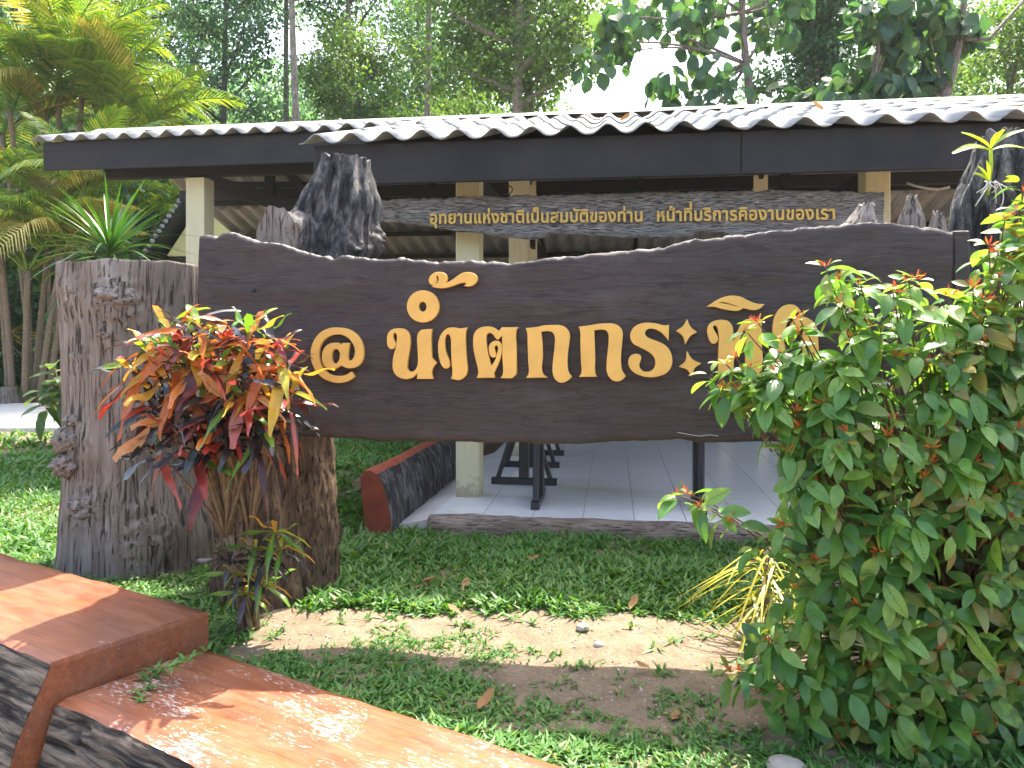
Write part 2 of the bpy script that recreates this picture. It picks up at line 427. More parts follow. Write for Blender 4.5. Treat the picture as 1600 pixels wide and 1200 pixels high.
rough = np.array([fbm(x * 6, y * 6, 0, 3) if n else 0 for x, y, n in zip(XX.ravel(), YY.ravel(), near.ravel())]).reshape(XX.shape)
ZZ = ZZ + rough * .008
nx, ny = len(xs), len(ys)
V = np.stack([XX.ravel(), YY.ravel(), ZZ.ravel()], 1)
F = [(j * nx + i, j * nx + i + 1, (j + 1) * nx + i + 1, (j + 1) * nx + i) for j in range(ny - 1) for i in range(nx - 1)]
tag(obj('ground', mesh('ground', V, F, MAT['soil'])), kind='structure')

# concrete footpath behind the lawn on the left
pa, pb, pc, pd = G(-400, 672), G(118, 672), G(60, 632), G(-400, 634)
V, F = [], []
for i in range(13):
    t = i / 12
    for q in (pa.lerp(pb, t), pd.lerp(pc, t)):
        V.append((q.x, q.y, .035))
    V.append((pa.lerp(pb, t).x, pa.lerp(pb, t).y, -.06))
for i in range(12):
    a = i * 3
    F += [(a, a + 3, a + 4, a + 1), (a + 2, a + 5, a + 3, a)]
tag(obj('path', mesh('path', V, F, MAT['concrete'], False)), kind='structure')

# ------------------------------------------------------------------ pavilion (local x along the front eave, local y into the depth)
YAW = R(7.5); TY = math.tan(YAW)
pav = empty('pavilion', (0, 6.0, 0), -YAW)
tag(pav, 'open pavilion with corrugated roof, dark fascia and cream posts behind the sign board', 'pavilion')
def loc_at(px, ly):
    """local x of the pavilion line at local depth ly seen at column px, with its world depth"""
    y0 = 6.0 + ly / math.cos(YAW)
    u = (px - CX) / FPX
    Y = y0 / (1 + u * TY); X = u * Y
    lx = X * math.cos(YAW) - (Y - 6.0) * math.sin(YAW)
    return lx, Y
def zat(py, Y): return CAMZ + (HY - py) / FPX * Y
FZ = .08
xl_front = loc_at(470, 0)[0]; XR = 6.2
PITCH, ZE, RIDGE, FAR, ZFAR = .31, 3.03, 4.3, 9.6, 2.75
def roof_z(ly):
    return ZE + PITCH * ly if ly <= RIDGE else ZE + PITCH * RIDGE - (ly - RIDGE) * (ZE + PITCH * RIDGE - ZFAR) / (FAR - RIDGE)
# roof sheets
def sheet_mesh(name, mat, waves=2, per=.29, length=1.25, amp=.036, th=.009):
    n = waves * 12 + 3; V, F = [], []
    for side in (0, 1):
        for j in (0, 1, 2):
            for i in range(n):
                x = i * per / 12
                ph = (x / per) % 1.0
                c = .5 - .5 * math.cos(2 * math.pi * (ph))
                z = amp * 2 * (c ** 1.35) + (0 if side else -th)
                V.append((x, j * length / 2, z))
    for j in range(2):
        for i in range(n - 1):
            a = 3 * n + j * n + i
            F.append((a, a + 1, a + n + 1, a + n))
            a = j * n + i
            F.append((a, a + n, a + n + 1, a + 1))
    for i in range(n - 1):
        F.append((i, i + 1, 3 * n + i + 1, 3 * n + i)); a = 2 * n + i; F.append((a, 3 * n + a, 3 * n + a + 1, a + 1))
    for j in range(2):
        F.append((j * n, 3 * n + j * n, 3 * n + (j + 1) * n, (j + 1) * n))
        b = j * n + n - 1; F.append((b, b + n, 3 * n + b + n, 3 * n + b))
    return mesh(name, V, F, mat)
sheetA = sheet_mesh('roof_sheet', MAT['roof']); sheetB = sheet_mesh('roof_sheet_tan', MAT['rooftan'])
roof = empty('roof'); roof.parent = pav
SW = .58
def row_of_sheets(x0, x1, ly, down=False):
    n = int(math.ceil((x1 - x0) / SW)); z0 = roof_z(ly)
    for i in range(n):
        x = x0 + i * SW
        o = obj('roof_sheet', sheetB if (x > 3.75 and not down and random.random() < .55) else sheetA, roof)
        if down:
            ang = math.atan2(roof_z(ly + 1.0) - z0, 1.0)
        else:
            ang = math.atan(PITCH) - .012
        o.location = (x + random.uniform(-.006, .006), ly + random.uniform(-.015, .015), z0 + .012 + .004 * (i % 2) + random.uniform(-.003, .003))
        o.rotation_euler = (ang, random.uniform(-.006, .006), random.uniform(-.004, .004))
step = 1.13 * math.cos(math.atan(PITCH))
WING = 2.95; xl_wing = loc_at(47, WING)[0]
for k in range(4): row_of_sheets(xl_front, XR, -.02 + k * step)
row_of_sheets(xl_wing, xl_front - .03, WING - .02); row_of_sheets(xl_wing, xl_front - .03, WING - .02 + step * .45)
XFAR = loc_at(338, 7.0)[0]
for k in range(5): row_of_sheets(XFAR, XR, RIDGE + .03 + k * 1.1, True)
# ridge cap
V, F = [], []
zr = roof_z(RIDGE) + .09
for i in range(2):
    x = xl_wing if i == 0 else XR
    V += [(x, RIDGE - .2, zr - .075), (x, RIDGE - .06, zr - .0), (x, RIDGE + .06, zr), (x, RIDGE + .2, zr - .075)]
F = [(0, 4, 5, 1), (1, 5, 6, 2), (2, 6, 7, 3)]
obj('ridge_cap', mesh('ridge_cap', V, F, MAT['roof'], False), roof)
# fascias and beams
lxm, Ym = loc_at(800, .1)
zfb = zat(283, Ym)
half_x = loc_at(1157, .1)[0]
bev_box('fascia_board', xl_front + .08, half_x - .002, .07, .105, zfb, roof_z(.08) - .012, MAT['fascia'], pav, .005)
bev_box('fascia_board', half_x + .002, XR, .07, .105, zfb, roof_z(.08) - .012, MAT['fascia'], pav, .005)
lw, Yw = loc_at(250, WING + .1)
bev_box('fascia_board', loc_at(70, WING + .1)[0], xl_front + .3, WING + .07, WING + .105, zat(262, Yw), roof_z(WING + .08) - .012, MAT['fascia'], pav, .005)
bev_box('beam', loc_at(165, WING + .5)[0], xl_front + .3, WING + .45, WING + .58, zat(278, loc_at(250, WING + .5)[1]), zat(257, loc_at(250, WING + .5)[1]), MAT['timber'], pav)
# posts on the floor edge and behind
PZ = {}
def post(px0, px1, ly, ztop, name='post'):
    a, Y = loc_at(px0, ly); b, _ = loc_at(px1, ly)
    o = bev_box(name, a, b, ly, ly + (b - a), -.02, ztop, MAT['post'], pav, .008)
    return (a + b) / 2, b - a
pz = roof_z(.62) - .16
cx1, pw = post(712, 749, .62, pz)
cx2, _ = post(1352, 1392, .62, pz)
bev_box('post', cx2 + 3.3 - .1, cx2 + 3.3 + .1, .62, .82, -.02, pz, MAT['post'], pav, .008)
post(290, 319, WING + .42, zat(277, loc_at(300, WING + .42)[1]))
rear = 5.6
bev_box('added_rear_wall', loc_at(677, -.02)[0] - 1.2, XR, 9.22, 9.3, -.1, 2.35, MAT['addedwall'], pav, 0)  # wall hidden behind the board, added to darken floor reflections and the interior
for c in (cx1, cx2, cx2 + 3.3):
    bev_box('post', c - .1, c + .1, rear, rear + .2, -.02, roof_z(rear) - .15, MAT['post'], pav, .008)
    bev_box('post', c - .1, c + .1, 9.0, 9.2, -.02, roof_z(9.0) - .15, MAT['post'], pav, .008)
bev_box('post', loc_at(795, 2.9)[0], loc_at(825, 2.9)[0], 2.9, 3.1, -.02, roof_z(2.9) - .3, MAT['post'], pav, .008)
# plate beams along the building, purlins, rafters, tie beams, king posts
bev_box('beam', xl_front + .12, XR, .66, .78, roof_z(.7) - .31, roof_z(.7) - .13, MAT['timber'], pav)
bev_box('beam', XFAR + .1, XR, rear + .04, rear + .16, roof_z(rear) - .33, roof_z(rear) - .152, MAT['timber'], pav)
bev_box('beam', XFAR + .1, XR, 9.04, 9.16, roof_z(9.04) - .33, roof_z(9.0) - .152, MAT['timber'], pav)
for ly in (1.2, 2.2, 3.3, 4.1, 5.0, 6.3, 7.6, 8.6):
    x0 = (xl_front + .15) if ly < WING else xl_wing + .2 if ly < RIDGE else XFAR + .05
    bev_box('purlin', x0, XR, ly - .03, ly + .03, roof_z(ly) - .085, roof_z(ly) - .006, MAT['timber'], pav, .003)
for c in (cx1, cx2, cx2 + 3.3, cx1 + 1.65, cx1 - 1.5):
    f0 = .2 if c > xl_front else WING + .2
    bar('rafter', (c, f0, roof_z(f0) - .15), (c, RIDGE, roof_z(RIDGE) - .15), .06, .12, MAT['timber'], pav)
    bar('rafter', (c, RIDGE, roof_z(RIDGE) - .15), (c, 9.5, roof_z(9.5) - .15), .06, .12, MAT['timber'], pav)
for c in (cx1, cx2, cx2 + 3.3):
    f0 = .7 if c > xl_front else WING + .5
    bar('tie_beam', (c + .065, f0, 2.86), (c + .065, 9.1, 2.86), .055, .16, MAT['timber'], pav)
    bar('king_post', (c + .065, RIDGE, 2.95), (c + .065, RIDGE, roof_z(RIDGE) - .22), .1, .1, MAT['timber'], pav)
    bar('brace', (c - .065, RIDGE + .1, 2.95), (c - .065, 7.2, roof_z(7.2) - .2), .05, .12, MAT['timber'], pav)
# diagonal timbers of the side truss, seen beside the charred trunk
def pl(px, py, ly):
    lx, Y = loc_at(px, ly); return (lx, ly, zat(py, Y))
bar('brace', pl(330, 283, 4.6), pl(520, 348, 4.6), .09, .2, MAT['timber'], pav)
bar('king_post', pl(422, 262, 4.72), pl(422, 322, 4.72), .13, .1, MAT['timber'], pav)
bar('brace', pl(446, 262, 4.5), pl(498, 330, 4.5), .09, .12, MAT['timber'], pav)
bar('beam', pl(330, 289, 5.2), pl(520, 289, 5.2), .08, .09, MAT['timber'], pav)
# floor slab with tiles
fx0 = loc_at(677, -.02)[0]; fxe = 5.4
bev_box('floor', fx0 - .0, fxe, -.02, 9.3, -.25, FZ - .006, MAT['grout'], pav, 0)
tl = .392; V, F = box_vf(.003, tl - .003, .003, tl - .003, 0, .0065)
tmesh = mesh('floor_tile', V, F, MAT['tile'], False)
floor_o = [o for o in pav.children if o.name.startswith('floor')][0]
nt = 0
for j in range(24):
    for i in range(15):
        if nt >= 300: break
        x = fx0 + i * tl; y = -.02 + j * tl
        if j > 12 and i > 11: continue
        o = obj('floor_tile', tmesh, floor_o, (x, y, FZ - .006)); nt += 1
# concrete apron left of the floor
V = []
for t, (dx, dz) in enumerate([(0, FZ - .01), (-.28, .0), (-.42, -.03)]):
    for ly in (-.15, 1.0, 3.2): V.append((fx0 - .004 + dx * (1.15 - .1 * ly), ly, dz))
F = [(0, 1, 4, 3), (1, 2, 5, 4), (3, 4, 7, 6), (4, 5, 8, 7)]
V += [(fx0 - .004, -.16, -.1), (fx0 - .35, -.16, -.1), (fx0 - .5, -.16, -.1)]
F += [(0, 3, 10, 9), (3, 6, 11, 10)]
obj('apron', mesh('apron', V, F, MAT['concrete'], False), pav)

# pale curved strip hanging under the roof at the right
pts = [pav.matrix_world @ Vector(pl(*q)) if False else Vector(pl(*q)) for q in ((1417, 286, 2.2), (1432, 291, 2.2), (1450, 294.5, 2.2), (1468, 295.5, 2.2), (1484, 292, 2.2))]
tube('cable_duct', pts, .013, MAT['concrete'], pav, 6)

# ------------------------------------------------------------------ tables in the pavilion (black trestles, only the feet show below the board)
def trestle(parent, cx, cy, ang, w=.62):
    ca, sa = math.cos(ang), math.sin(ang)
    q = lambda u, v, z: (cx + u * ca - v * sa, cy + u * sa + v * ca, z)
    bar('foot', q(-w / 2, 0, FZ + .032), q(w / 2, 0, FZ + .032), .07, .06, MAT['table'], parent)
    bar('leg', q(0, 0, FZ + .062), q(0, 0, FZ + .70), .09, .10, MAT['table'], parent)
    for s in (-1, 1):
        bar('brace', q(s * w * .40, 0, FZ + .06), q(s * .09, 0, FZ + .56), .042, .05, MAT['table'], parent)
    bar('bearer', q(-w * .55, 0, FZ + .73), q(w * .55, 0, FZ + .73), .07, .06, MAT['table'], parent)
def table(name, spots, ang, top, label):
    t = empty(name); t.location = pav.location; t.rotation_euler = pav.rotation_euler
    tag(t, label, 'table', 'tables under the pavilion roof')
    for (x, y) in spots: trestle(t, x, y, ang)
    x0, x1, y0, y1 = top
    n = 5 if (y1 - y0) < (x1 - x0) else 5
    for i in range(n):
        if (y1 - y0) < (x1 - x0):
            d = (y1 - y0) / n; bev_box('plank', x0, x1, y0 + i * d + .004, y0 + (i + 1) * d - .004, FZ + .762, FZ + .80, MAT['table'], t, .004)
        else:
            d = (x1 - x0) / n; bev_box('plank', x0 + i * d + .004, x0 + (i + 1) * d - .004, y0, y1, FZ + .762, FZ + .80, MAT['table'], t, .004)
    return t
a = G(836, 797, FZ); b = G(1098, 805, FZ)
def to_loc(v):
    d = Vector((v.x, v.y - 6.0, 0)); c, s = math.cos(YAW), math.sin(YAW)
    return (d.x * c - d.y * s, d.x * s + d.y * c)
la, lb = to_loc(a), to_loc(b)
table('table', [(la[0], la[1] + .30), (lb[0], la[1] + .30)], R(90), (la[0] - .35, lb[0] + .35, la[1] - .02, la[1] + .62), 'black trestle table nearest the grey log edging, its two feet below the board')
c1, c2, c3 = to_loc(G(819, 757, FZ)), to_loc(G(829, 730, FZ)), to_loc(G(840, 711, FZ))
table('table', [c1, c2, c3], 0.0, (c1[0] - .36, c1[0] + .36, c1[1] - .25, c3[1] + .3), 'long black table running back on three trestles behind the nearest table')
table('table', [(c1[0] + 2.7, 4.6), (c1[0] + 2.7, 5.9)], 0.0, (c1[0] + 2.34, c1[0] + 3.06, 4.3, 6.2), 'dark table deep in the pavilion at the right')

# ------------------------------------------------------------------ yellow house behind
hy = 19.0
h0 = P(370, 214, hy); el = P(245, 400, hy); er = P(495, 400, hy)
house = empty('yellow_house', (h0.x, hy, 0)); tag(house, 'yellow gabled house behind the pavilion at the left', 'house')
hw = er.x - h0.x; hz = el.z; az = h0.z
V = [(-hw + .25, 0, hz), (hw - .25, 0, hz), (0, 0, az - .3), (-hw + .25, 6, hz), (hw - .25, 6, hz), (0, 6, az - .3)]
obj('gable_wall', mesh('gable_wall', V, [(0, 1, 2), (5, 4, 3), (0, 3, 4, 1)], MAT['wall'], False), house)
bev_box('wall', -hw + .25, hw - .25, .1, 6, -.3, hz - .003, MAT['timber'], house, 0)
for s in (-1, 1):
    V = []
    for y in (-.6, 6.2):
        V += [(s * (hw + .1), y, hz - .15), (0, y, az), (0, y, az - .14), (s * (hw + .1), y, hz - .29)]
    rs = obj('roof', mesh('roof', V, [(0, 1, 5, 4), (3, 7, 6, 2), (0, 3, 2, 1), (4, 5, 6, 7), (0, 4, 7, 3)], MAT['timber'], False), house)
    L = math.hypot(hw + .1, az - hz + .15)
    for i in range(26):
        t = (i + .5) / 26
        tube('verge_tile', [(s * (hw + .1) * (1 - t), -.66, hz - .15 + (az - hz + .15) * t + .03), (s * (hw + .1) * (1 - t), 6.2, hz - .15 + (az - hz + .15) * t + .03)], .055, MAT['roof'], rs, 6)
for q in (-.9, .9): bar('porch_post', (q, -.2, -.2), (q, -.2, hz - .2), .1, .1, MAT['post'], house)

# ------------------------------------------------------------------ stump / trunk builder
def stump_vf(path, radii, seg=96, rings=90, amp=.05, freq=2.2, flute=.05, knots=(), seed=0.0, jag=0.0, vstretch=.35, top=True):
    path = [Vector(p) for p in path]; n = len(path)
    V, F = [], []
    for j in range(rings + 1):
        t = j / rings * (n - 1); i = min(int(t), n - 2); f = t - i; f2 = f * f * (3 - 2 * f)
        c = path[i].lerp(path[i + 1], f); r = radii[i] * (1 - f2) + radii[i + 1] * f2
        for k in range(seg):
            a = 2 * math.pi * k / seg; ca, sa = math.cos(a), math.sin(a)
            d = 1 + flute * fbm(ca * 1.6 + seed, sa * 1.6, c.z * .35 + seed, 2)
            d += amp * fbm(ca * freq * 1.2 + seed, sa * freq * 1.2, c.z * freq * vstretch * 2 + seed, 5)
            d += amp * .55 * fbm(ca * freq * 5 + seed, sa * freq * 5, c.z * freq * vstretch * 3, 3)
            rr = r * d
            for (ka, kz, kr, kh) in knots:
                da = (a - ka + math.pi) % (2 * math.pi) - math.pi
                q = ((da * r) ** 2 + (c.z - kz) ** 2) / kr ** 2
                if q < 6:
                    rr += kh * .85 * math.exp(-q * 1.15) * (1 + .8 * fbm(da * 8 + seed, c.z * 17, kz, 4))  
            z = c.z
            if jag and j > rings * .75:
                z += (j / rings - .75) * 4 * jag * fbm(ca * 2.6 + seed, sa * 2.6, 3.3, 3)
            V.append((c.x + ca * rr, c.y + sa * rr, z))
    for j in range(rings):
        for k in range(seg):
            k2 = (k + 1) % seg
            F.append((j * seg + k, j * seg + k2, (j + 1) * seg + k2, (j + 1) * seg + k))
    side = len(F)
    if top:
        last = rings * seg; c = sum((Vector(V[last + k]) for k in range(seg)), Vector()) / seg
        prev = last
        for q in (.7, .35):
            o = len(V)
            for k in range(seg):
                p = c.lerp(Vector(V[last + k]), q); V.append((p.x, p.y, p.z + .012 * fbm(p.x * 14, p.y * 14, seed, 3) - (1 - q) * jag * .35))
            for k in range(seg):
                k2 = (k + 1) % seg; F.append((prev + k, prev + k2, o + k2, o + k))
            prev = o
        V.append((c.x, c.y, c.z - jag * .4)); o = len(V) - 1
        for k in range(seg): F.append((prev + k, prev + (k + 1) % seg, o))
    return V, F, side

# big grey stump on the left
sc = Vector((-2.52, 5.12, 0))
FR = -math.pi / 2
def ang_at(px, Yc, c=sc, r=.45):
    """angle on the stump facing a picture column"""
    x = (px - CX) / FPX * Yc - c.x
    return FR + math.asin(max(-1, min(1, x / r)))
kn = []
for px, py, kr, kh in ((188, 468, .17, .05), (172, 520, .08, .02), (112, 452, .13, .03), (100, 700, .16, .04), (136, 792, .15, .04), (238, 650, .22, .04), (222, 840, .18, .04), (128, 560, .1, .02), (300, 440, .08, .03)):
    a = ang_at(px, 4.75); kn.append((a, zat(py, 4.72), kr, kh))
V, F, side = stump_vf([sc + Vector((.02, 0, -.25)), sc + Vector((.03, 0, .12)), sc + Vector((.02, 0, .7)), sc + Vector((0, 0, 1.3)), sc + Vector((.01, 0, 1.95))], [.50, .465, .43, .43, .455], 160, 190, .03, 1.7, .12, kn, 1.7, .012, .12)
stump = empty('tree_stump', sc); tag(stump, 'thick grey weathered stump with knobbly burls, left of the sign board', 'stump')
V = [(Vector(v) - sc) for v in V]
obj('trunk', mesh('stump_trunk', V, F, MAT['stump']), stump)
for qi, (px, py, rx, rz_, dp) in enumerate(((190, 466, .135, .085, .10), (171, 520, .05, .055, .05), (110, 452, .085, .06, .06), (97, 688, .10, .085, .09), (96, 728, .10, .075, .10), (134, 792, .10, .085, .07), (165, 613, .03, .03, .03), (238, 640, .17, .11, .05), (228, 838, .12, .08, .05), (108, 660, .06, .05, .05))):
    a = ang_at(px, 4.72); zc = zat(py, 4.72); d_ = Vector((math.cos(a), math.sin(a), 0)); t_ = Vector((-d_.y, d_.x, 0))
    bm = bmesh.new(); bmesh.ops.create_icosphere(bm, subdivisions=5, radius=1)
    for v in bm.verts:
        c_ = v.co.copy(); n_ = 1 + .24 * fbm(c_.x * 1.7 + qi * 5, c_.y * 1.7, c_.z * 1.7, 5) + .06 * fbm(c_.x * 6 + qi, c_.y * 6, c_.z * 6, 3)
        for hx, hz in ((.35, .1), (-.3, -.25), (.1, .5)):       # rotted hollows
            q_ = (c_.x - hx) ** 2 + (c_.z - hz) ** 2
            if c_.y < 0: n_ -= .42 * math.exp(-q_ * 30)
        v.co = t_ * (c_.x * rx * n_) + d_ * (-c_.y * dp * n_) + Vector((0, 0, c_.z * rz_ * n_))
    me = bpy.data.meshes.new('knot'); bm.to_mesh(me); bm.free(); me.materials.append(MAT['knot'])
    for p_ in me.polygons: p_.use_smooth = True
    obj('knot', me, stump, d_ * .425 + Vector((0, 0, zc)))

# charred trunk behind the left part of the board
tc = Vector((-1.46, 4.66, 0)); SH = Vector((-.07, 0, 0))
ctr = empty('burnt_tree', tc); tag(ctr, 'blackened gnarled trunk rising above the left part of the sign board', 'dead tree')
tp = [Vector((-1.40, 4.60, -.2)), Vector((-1.40, 4.62, .3)), Vector((-1.40, 4.68, .9)), Vector((-1.33, 4.85, 1.5)), Vector((-1.20, 4.95, 1.95)), Vector((-1.08, 4.95, 2.3)), Vector((-1.02, 4.95, 2.62))]
V, F, side = stump_vf([q + SH * min(1, q.z) - tc for q in tp], [.36, .32, .30, .31, .33, .24, .15], 140, 220, .17, 2.6, .24, ((-.6, 2.02, .07, .06), (-2.4, 2.2, .09, .05), (0.1, 2.1, .1, .07)), 5.2, .035)
zz = np.array([sum(V[i][2] for i in f) / len(f) for f in F])
obj('trunk', mesh('charred_wood_trunk', V, F, [MAT['char'], MAT['brownrot']], True, [1 if z < 1.1 else 0 for z in zz]), ctr)
bp = [Vector((-1.12, 4.98, 1.80)), P(480, 385, 4.85), P(448, 374, 4.68), P(432, 370, 4.58)]
V, F = tube_vf([q - tc for q in bp], [.26, .21, .185, .165], 28, False)
V = [v + Vector((fbm(v.x * 7, v.y * 7, v.z * 7) * .035, fbm(v.x * 7 + 9, v.y * 7, v.z * 7) * .035, fbm(v.x * 7, v.y * 7 + 5, v.z * 7) * .05)) for v in V]
obj('branch_stub', mesh('branch_stub', V, F, MAT['char']), ctr)
ring = V[-28:]; c = sum(ring, Vector()) / 28
V2 = [c] + [c.lerp(q, .5) + Vector((0, -.01, 0)) for q in ring] + ring
F2 = [(0, 1 + k, 1 + (k + 1) % 28) for k in range(28)] + [(1 + k, 29 + k, 29 + (k + 1) % 28, 1 + (k + 1) % 28) for k in range(28)]
obj('sawn_face', mesh('sawn_face', V2, F2, MAT['stump']), ctr)

# charred post on the right carrying an orchid
rc = Vector((2.72, 4.25, 0))
V, F, side = stump_vf([Vector((0, 0, -.2)), Vector((-.02, 0, .8)), Vector((0, 0, 1.6)), Vector((.0, 0, 2.2)), Vector((.05, 0, 2.58))], [.36, .30, .25, .23, .17], 110, 160, .18, 2.6, .28, ((FR, 2.05, .06, .05), (FR - .6, 1.85, .08, .05)), 9.1, .11)
rpost = empty('charred_post', rc); tag(rpost, 'jagged charred post behind the shrub, carrying the small orchid', 'tree trunk')
obj('trunk', mesh('charred_post', V, F, MAT['char']), rpost)

# two weathered snags whose tips show over the right end of the board
def snag(name, px, pytop, Y, r, seed, lab, lean=0.0, tips=((0, 0),)):
    base = P(px, HY, Y); base.z = 0
    e = empty(name, base); tag(e, lab, 'tree trunk')
    zt = zat(pytop, Y)
    parts = []
    for dx, dz in tips:
        v, f, _ = stump_vf([Vector((dx * .3, 0, -.2)), Vector((dx * .5, 0, zt * .6)), Vector((dx, 0, zt - .14 + dz)), Vector((dx + lean, 0, zt + dz))], [r * 1.1, r, r * .8, r * .35], 40, 60, .14, 3.0, .3, (), seed + dx * 9, .035)
        parts.append((v, f))
    V, F = join_vf(parts)
    obj('trunk', mesh(name, V, F, MAT['stump']), e)
snag('weathered_snag', 1340, 322, 4.12, .11, 3.0, 'short brown snag tip behind the board, beside the end of the hanging plank', .05)
snag('weathered_snag', 1438, 318, 4.2, .075, 6.0, 'twin grey wood spikes showing over the right end of the board', 0, ((-.05, .03), (.1, -.05)))

# ------------------------------------------------------------------ slab signs
def interp(pts, x):
    return float(np.interp(x, [p[0] for p in pts], [p[1] for p in pts]))
def slab_vf(s0, s1, bot, top, thick, ns, nt, seed, amp=.006, jag=.008, rim=.02):
    """upright plank: s along, z up, front face towards -y; bot(s), top(s)"""
    V, F = [], []; cols = []
    rows = [(-.0, 1.0)] 
    prof = [(thick, 0.0, -1)] + [(thick * .35, 0.0, -1), (rim * .25, .0, -1)]
    for i in range(ns + 1):
        s = s0 + (s1 - s0) * i / ns
        b = bot(s) + jag * .7 * fbm(s * 5, seed, 2, 4); tt = top(s) + jag * fbm(s * 6, seed + 4, 0, 5) + jag * .5 * fbm(s * 26, seed, 9, 3)
        col = []
        e = rim * (.6 + .5 * fbm(s * 9, seed, 7, 3))
        def add(y, z): col.append(len(V)); V.append((s + .004 * fbm(s * 3, z * 3, seed, 2), y, z))
        add(thick, b + e * .6); add(thick * .3, b); 
        for j in range(nt + 1):
            q = j / nt; z = b + rim * .35 + (tt - b - rim * .7) * q
            edge = min(q, 1 - q) * (tt - b)
            y = amp * fbm(s * 1.5, z * 5, seed, 4) + (rim * .35 if edge < .003 else 0)
            add(y, z)
        add(thick * .3 + .01 * fbm(s * 11, 0, seed, 3), tt - e * .2); add(thick * .65, tt + .012 * fbm(s * 14, 3, seed, 3)); add(thick, tt - e * .9)
        cols.append(col)
    m = len(cols[0])
    for i in range(ns):
        for j in range(m - 1):
            F.append((cols[i][j], cols[i + 1][j], cols[i + 1][j + 1], cols[i][j + 1]))
        F.append((cols[i][m - 1], cols[i + 1][m - 1], cols[i + 1][0], cols[i][0]))
    F.append(tuple(reversed(cols[0]))); F.append(tuple(cols[-1]))
    return V, F
BYAW = R(7.5); BT = math.tan(BYAW); BY0 = 4.0
def bplane(px, py, y0=BY0, t=BT):
    u = (px - CX) / FPX; Y = y0 / (1 + u * t); X = u * Y
    return X / math.cos(math.atan(t)), zat(py, Y)      # s along the board, z
top_px = [(310, 366), (322, 365), (331, 367), (337, 371), (346, 364), (358, 362), (372, 366), (400, 373), (450, 386), (480, 394), (505, 400), (522, 403), (532, 398), (560, 400), (610, 404), (700, 407), (770, 408), (800, 410), (828, 406), (850, 402), (900, 399), (1000, 388), (1100, 373), (1200, 360), (1300, 350), (1345, 347), (1375, 346), (1418, 350), (1450, 354), (1470, 357), (1490, 362)]
bot_px = [(310, 672), (420, 682), (520, 685), (600, 690), (700, 692), (790, 692), (850, 695), (905, 695), (960, 691), (1060, 688), (1100, 693), (1180, 691), (1300, 694), (1490, 696)]
btop = [bplane(*p) for p in top_px]; bbot = [bplane(*p) for p in bot_px]
s0 = bplane(311, 400)[0]; s1 = bplane(1489, 400)[0]
V, F = slab_vf(s0, s1, lambda s: interp(bbot, s), lambda s: interp(btop, s), .11, 560, 46, 2.0, .012, .013, .016)
board = empty('sign_board', (0, BY0, 0), -BYAW); tag(board, 'long dark brown live-edge wooden sign board with raised ochre Thai letters', 'sign')
obj('panel', mesh('sign_panel', V, F, MAT['board']), board)
# bolt heads
for (px, py) in ((397, 453), (1420, 470), (1424, 620)):
    s, z = bplane(px, py)
    bmv = bmesh.new(); bmesh.ops.create_uvsphere(bmv, u_segments=14, v_segments=8, radius=.016)
    for v in bmv.verts: v.co.y *= .6
    me = bpy.data.meshes.new('bolt'); bmv.to_mesh(me); bmv.free(); me.materials.append(MAT['iron'])
    for p_ in me.polygons: p_.use_smooth = True
    obj('bolt', me, board, (s, -.004, z))
# thin pale thread stuck to the lower edge
tube('thread', [(bplane(px, py)[0], -.012, bplane(px, py)[1]) for px, py in ((1058, 675), (1075, 678), (1092, 681), (1108, 679), (1122, 681))], .0016, MAT['concrete'], board, 5)

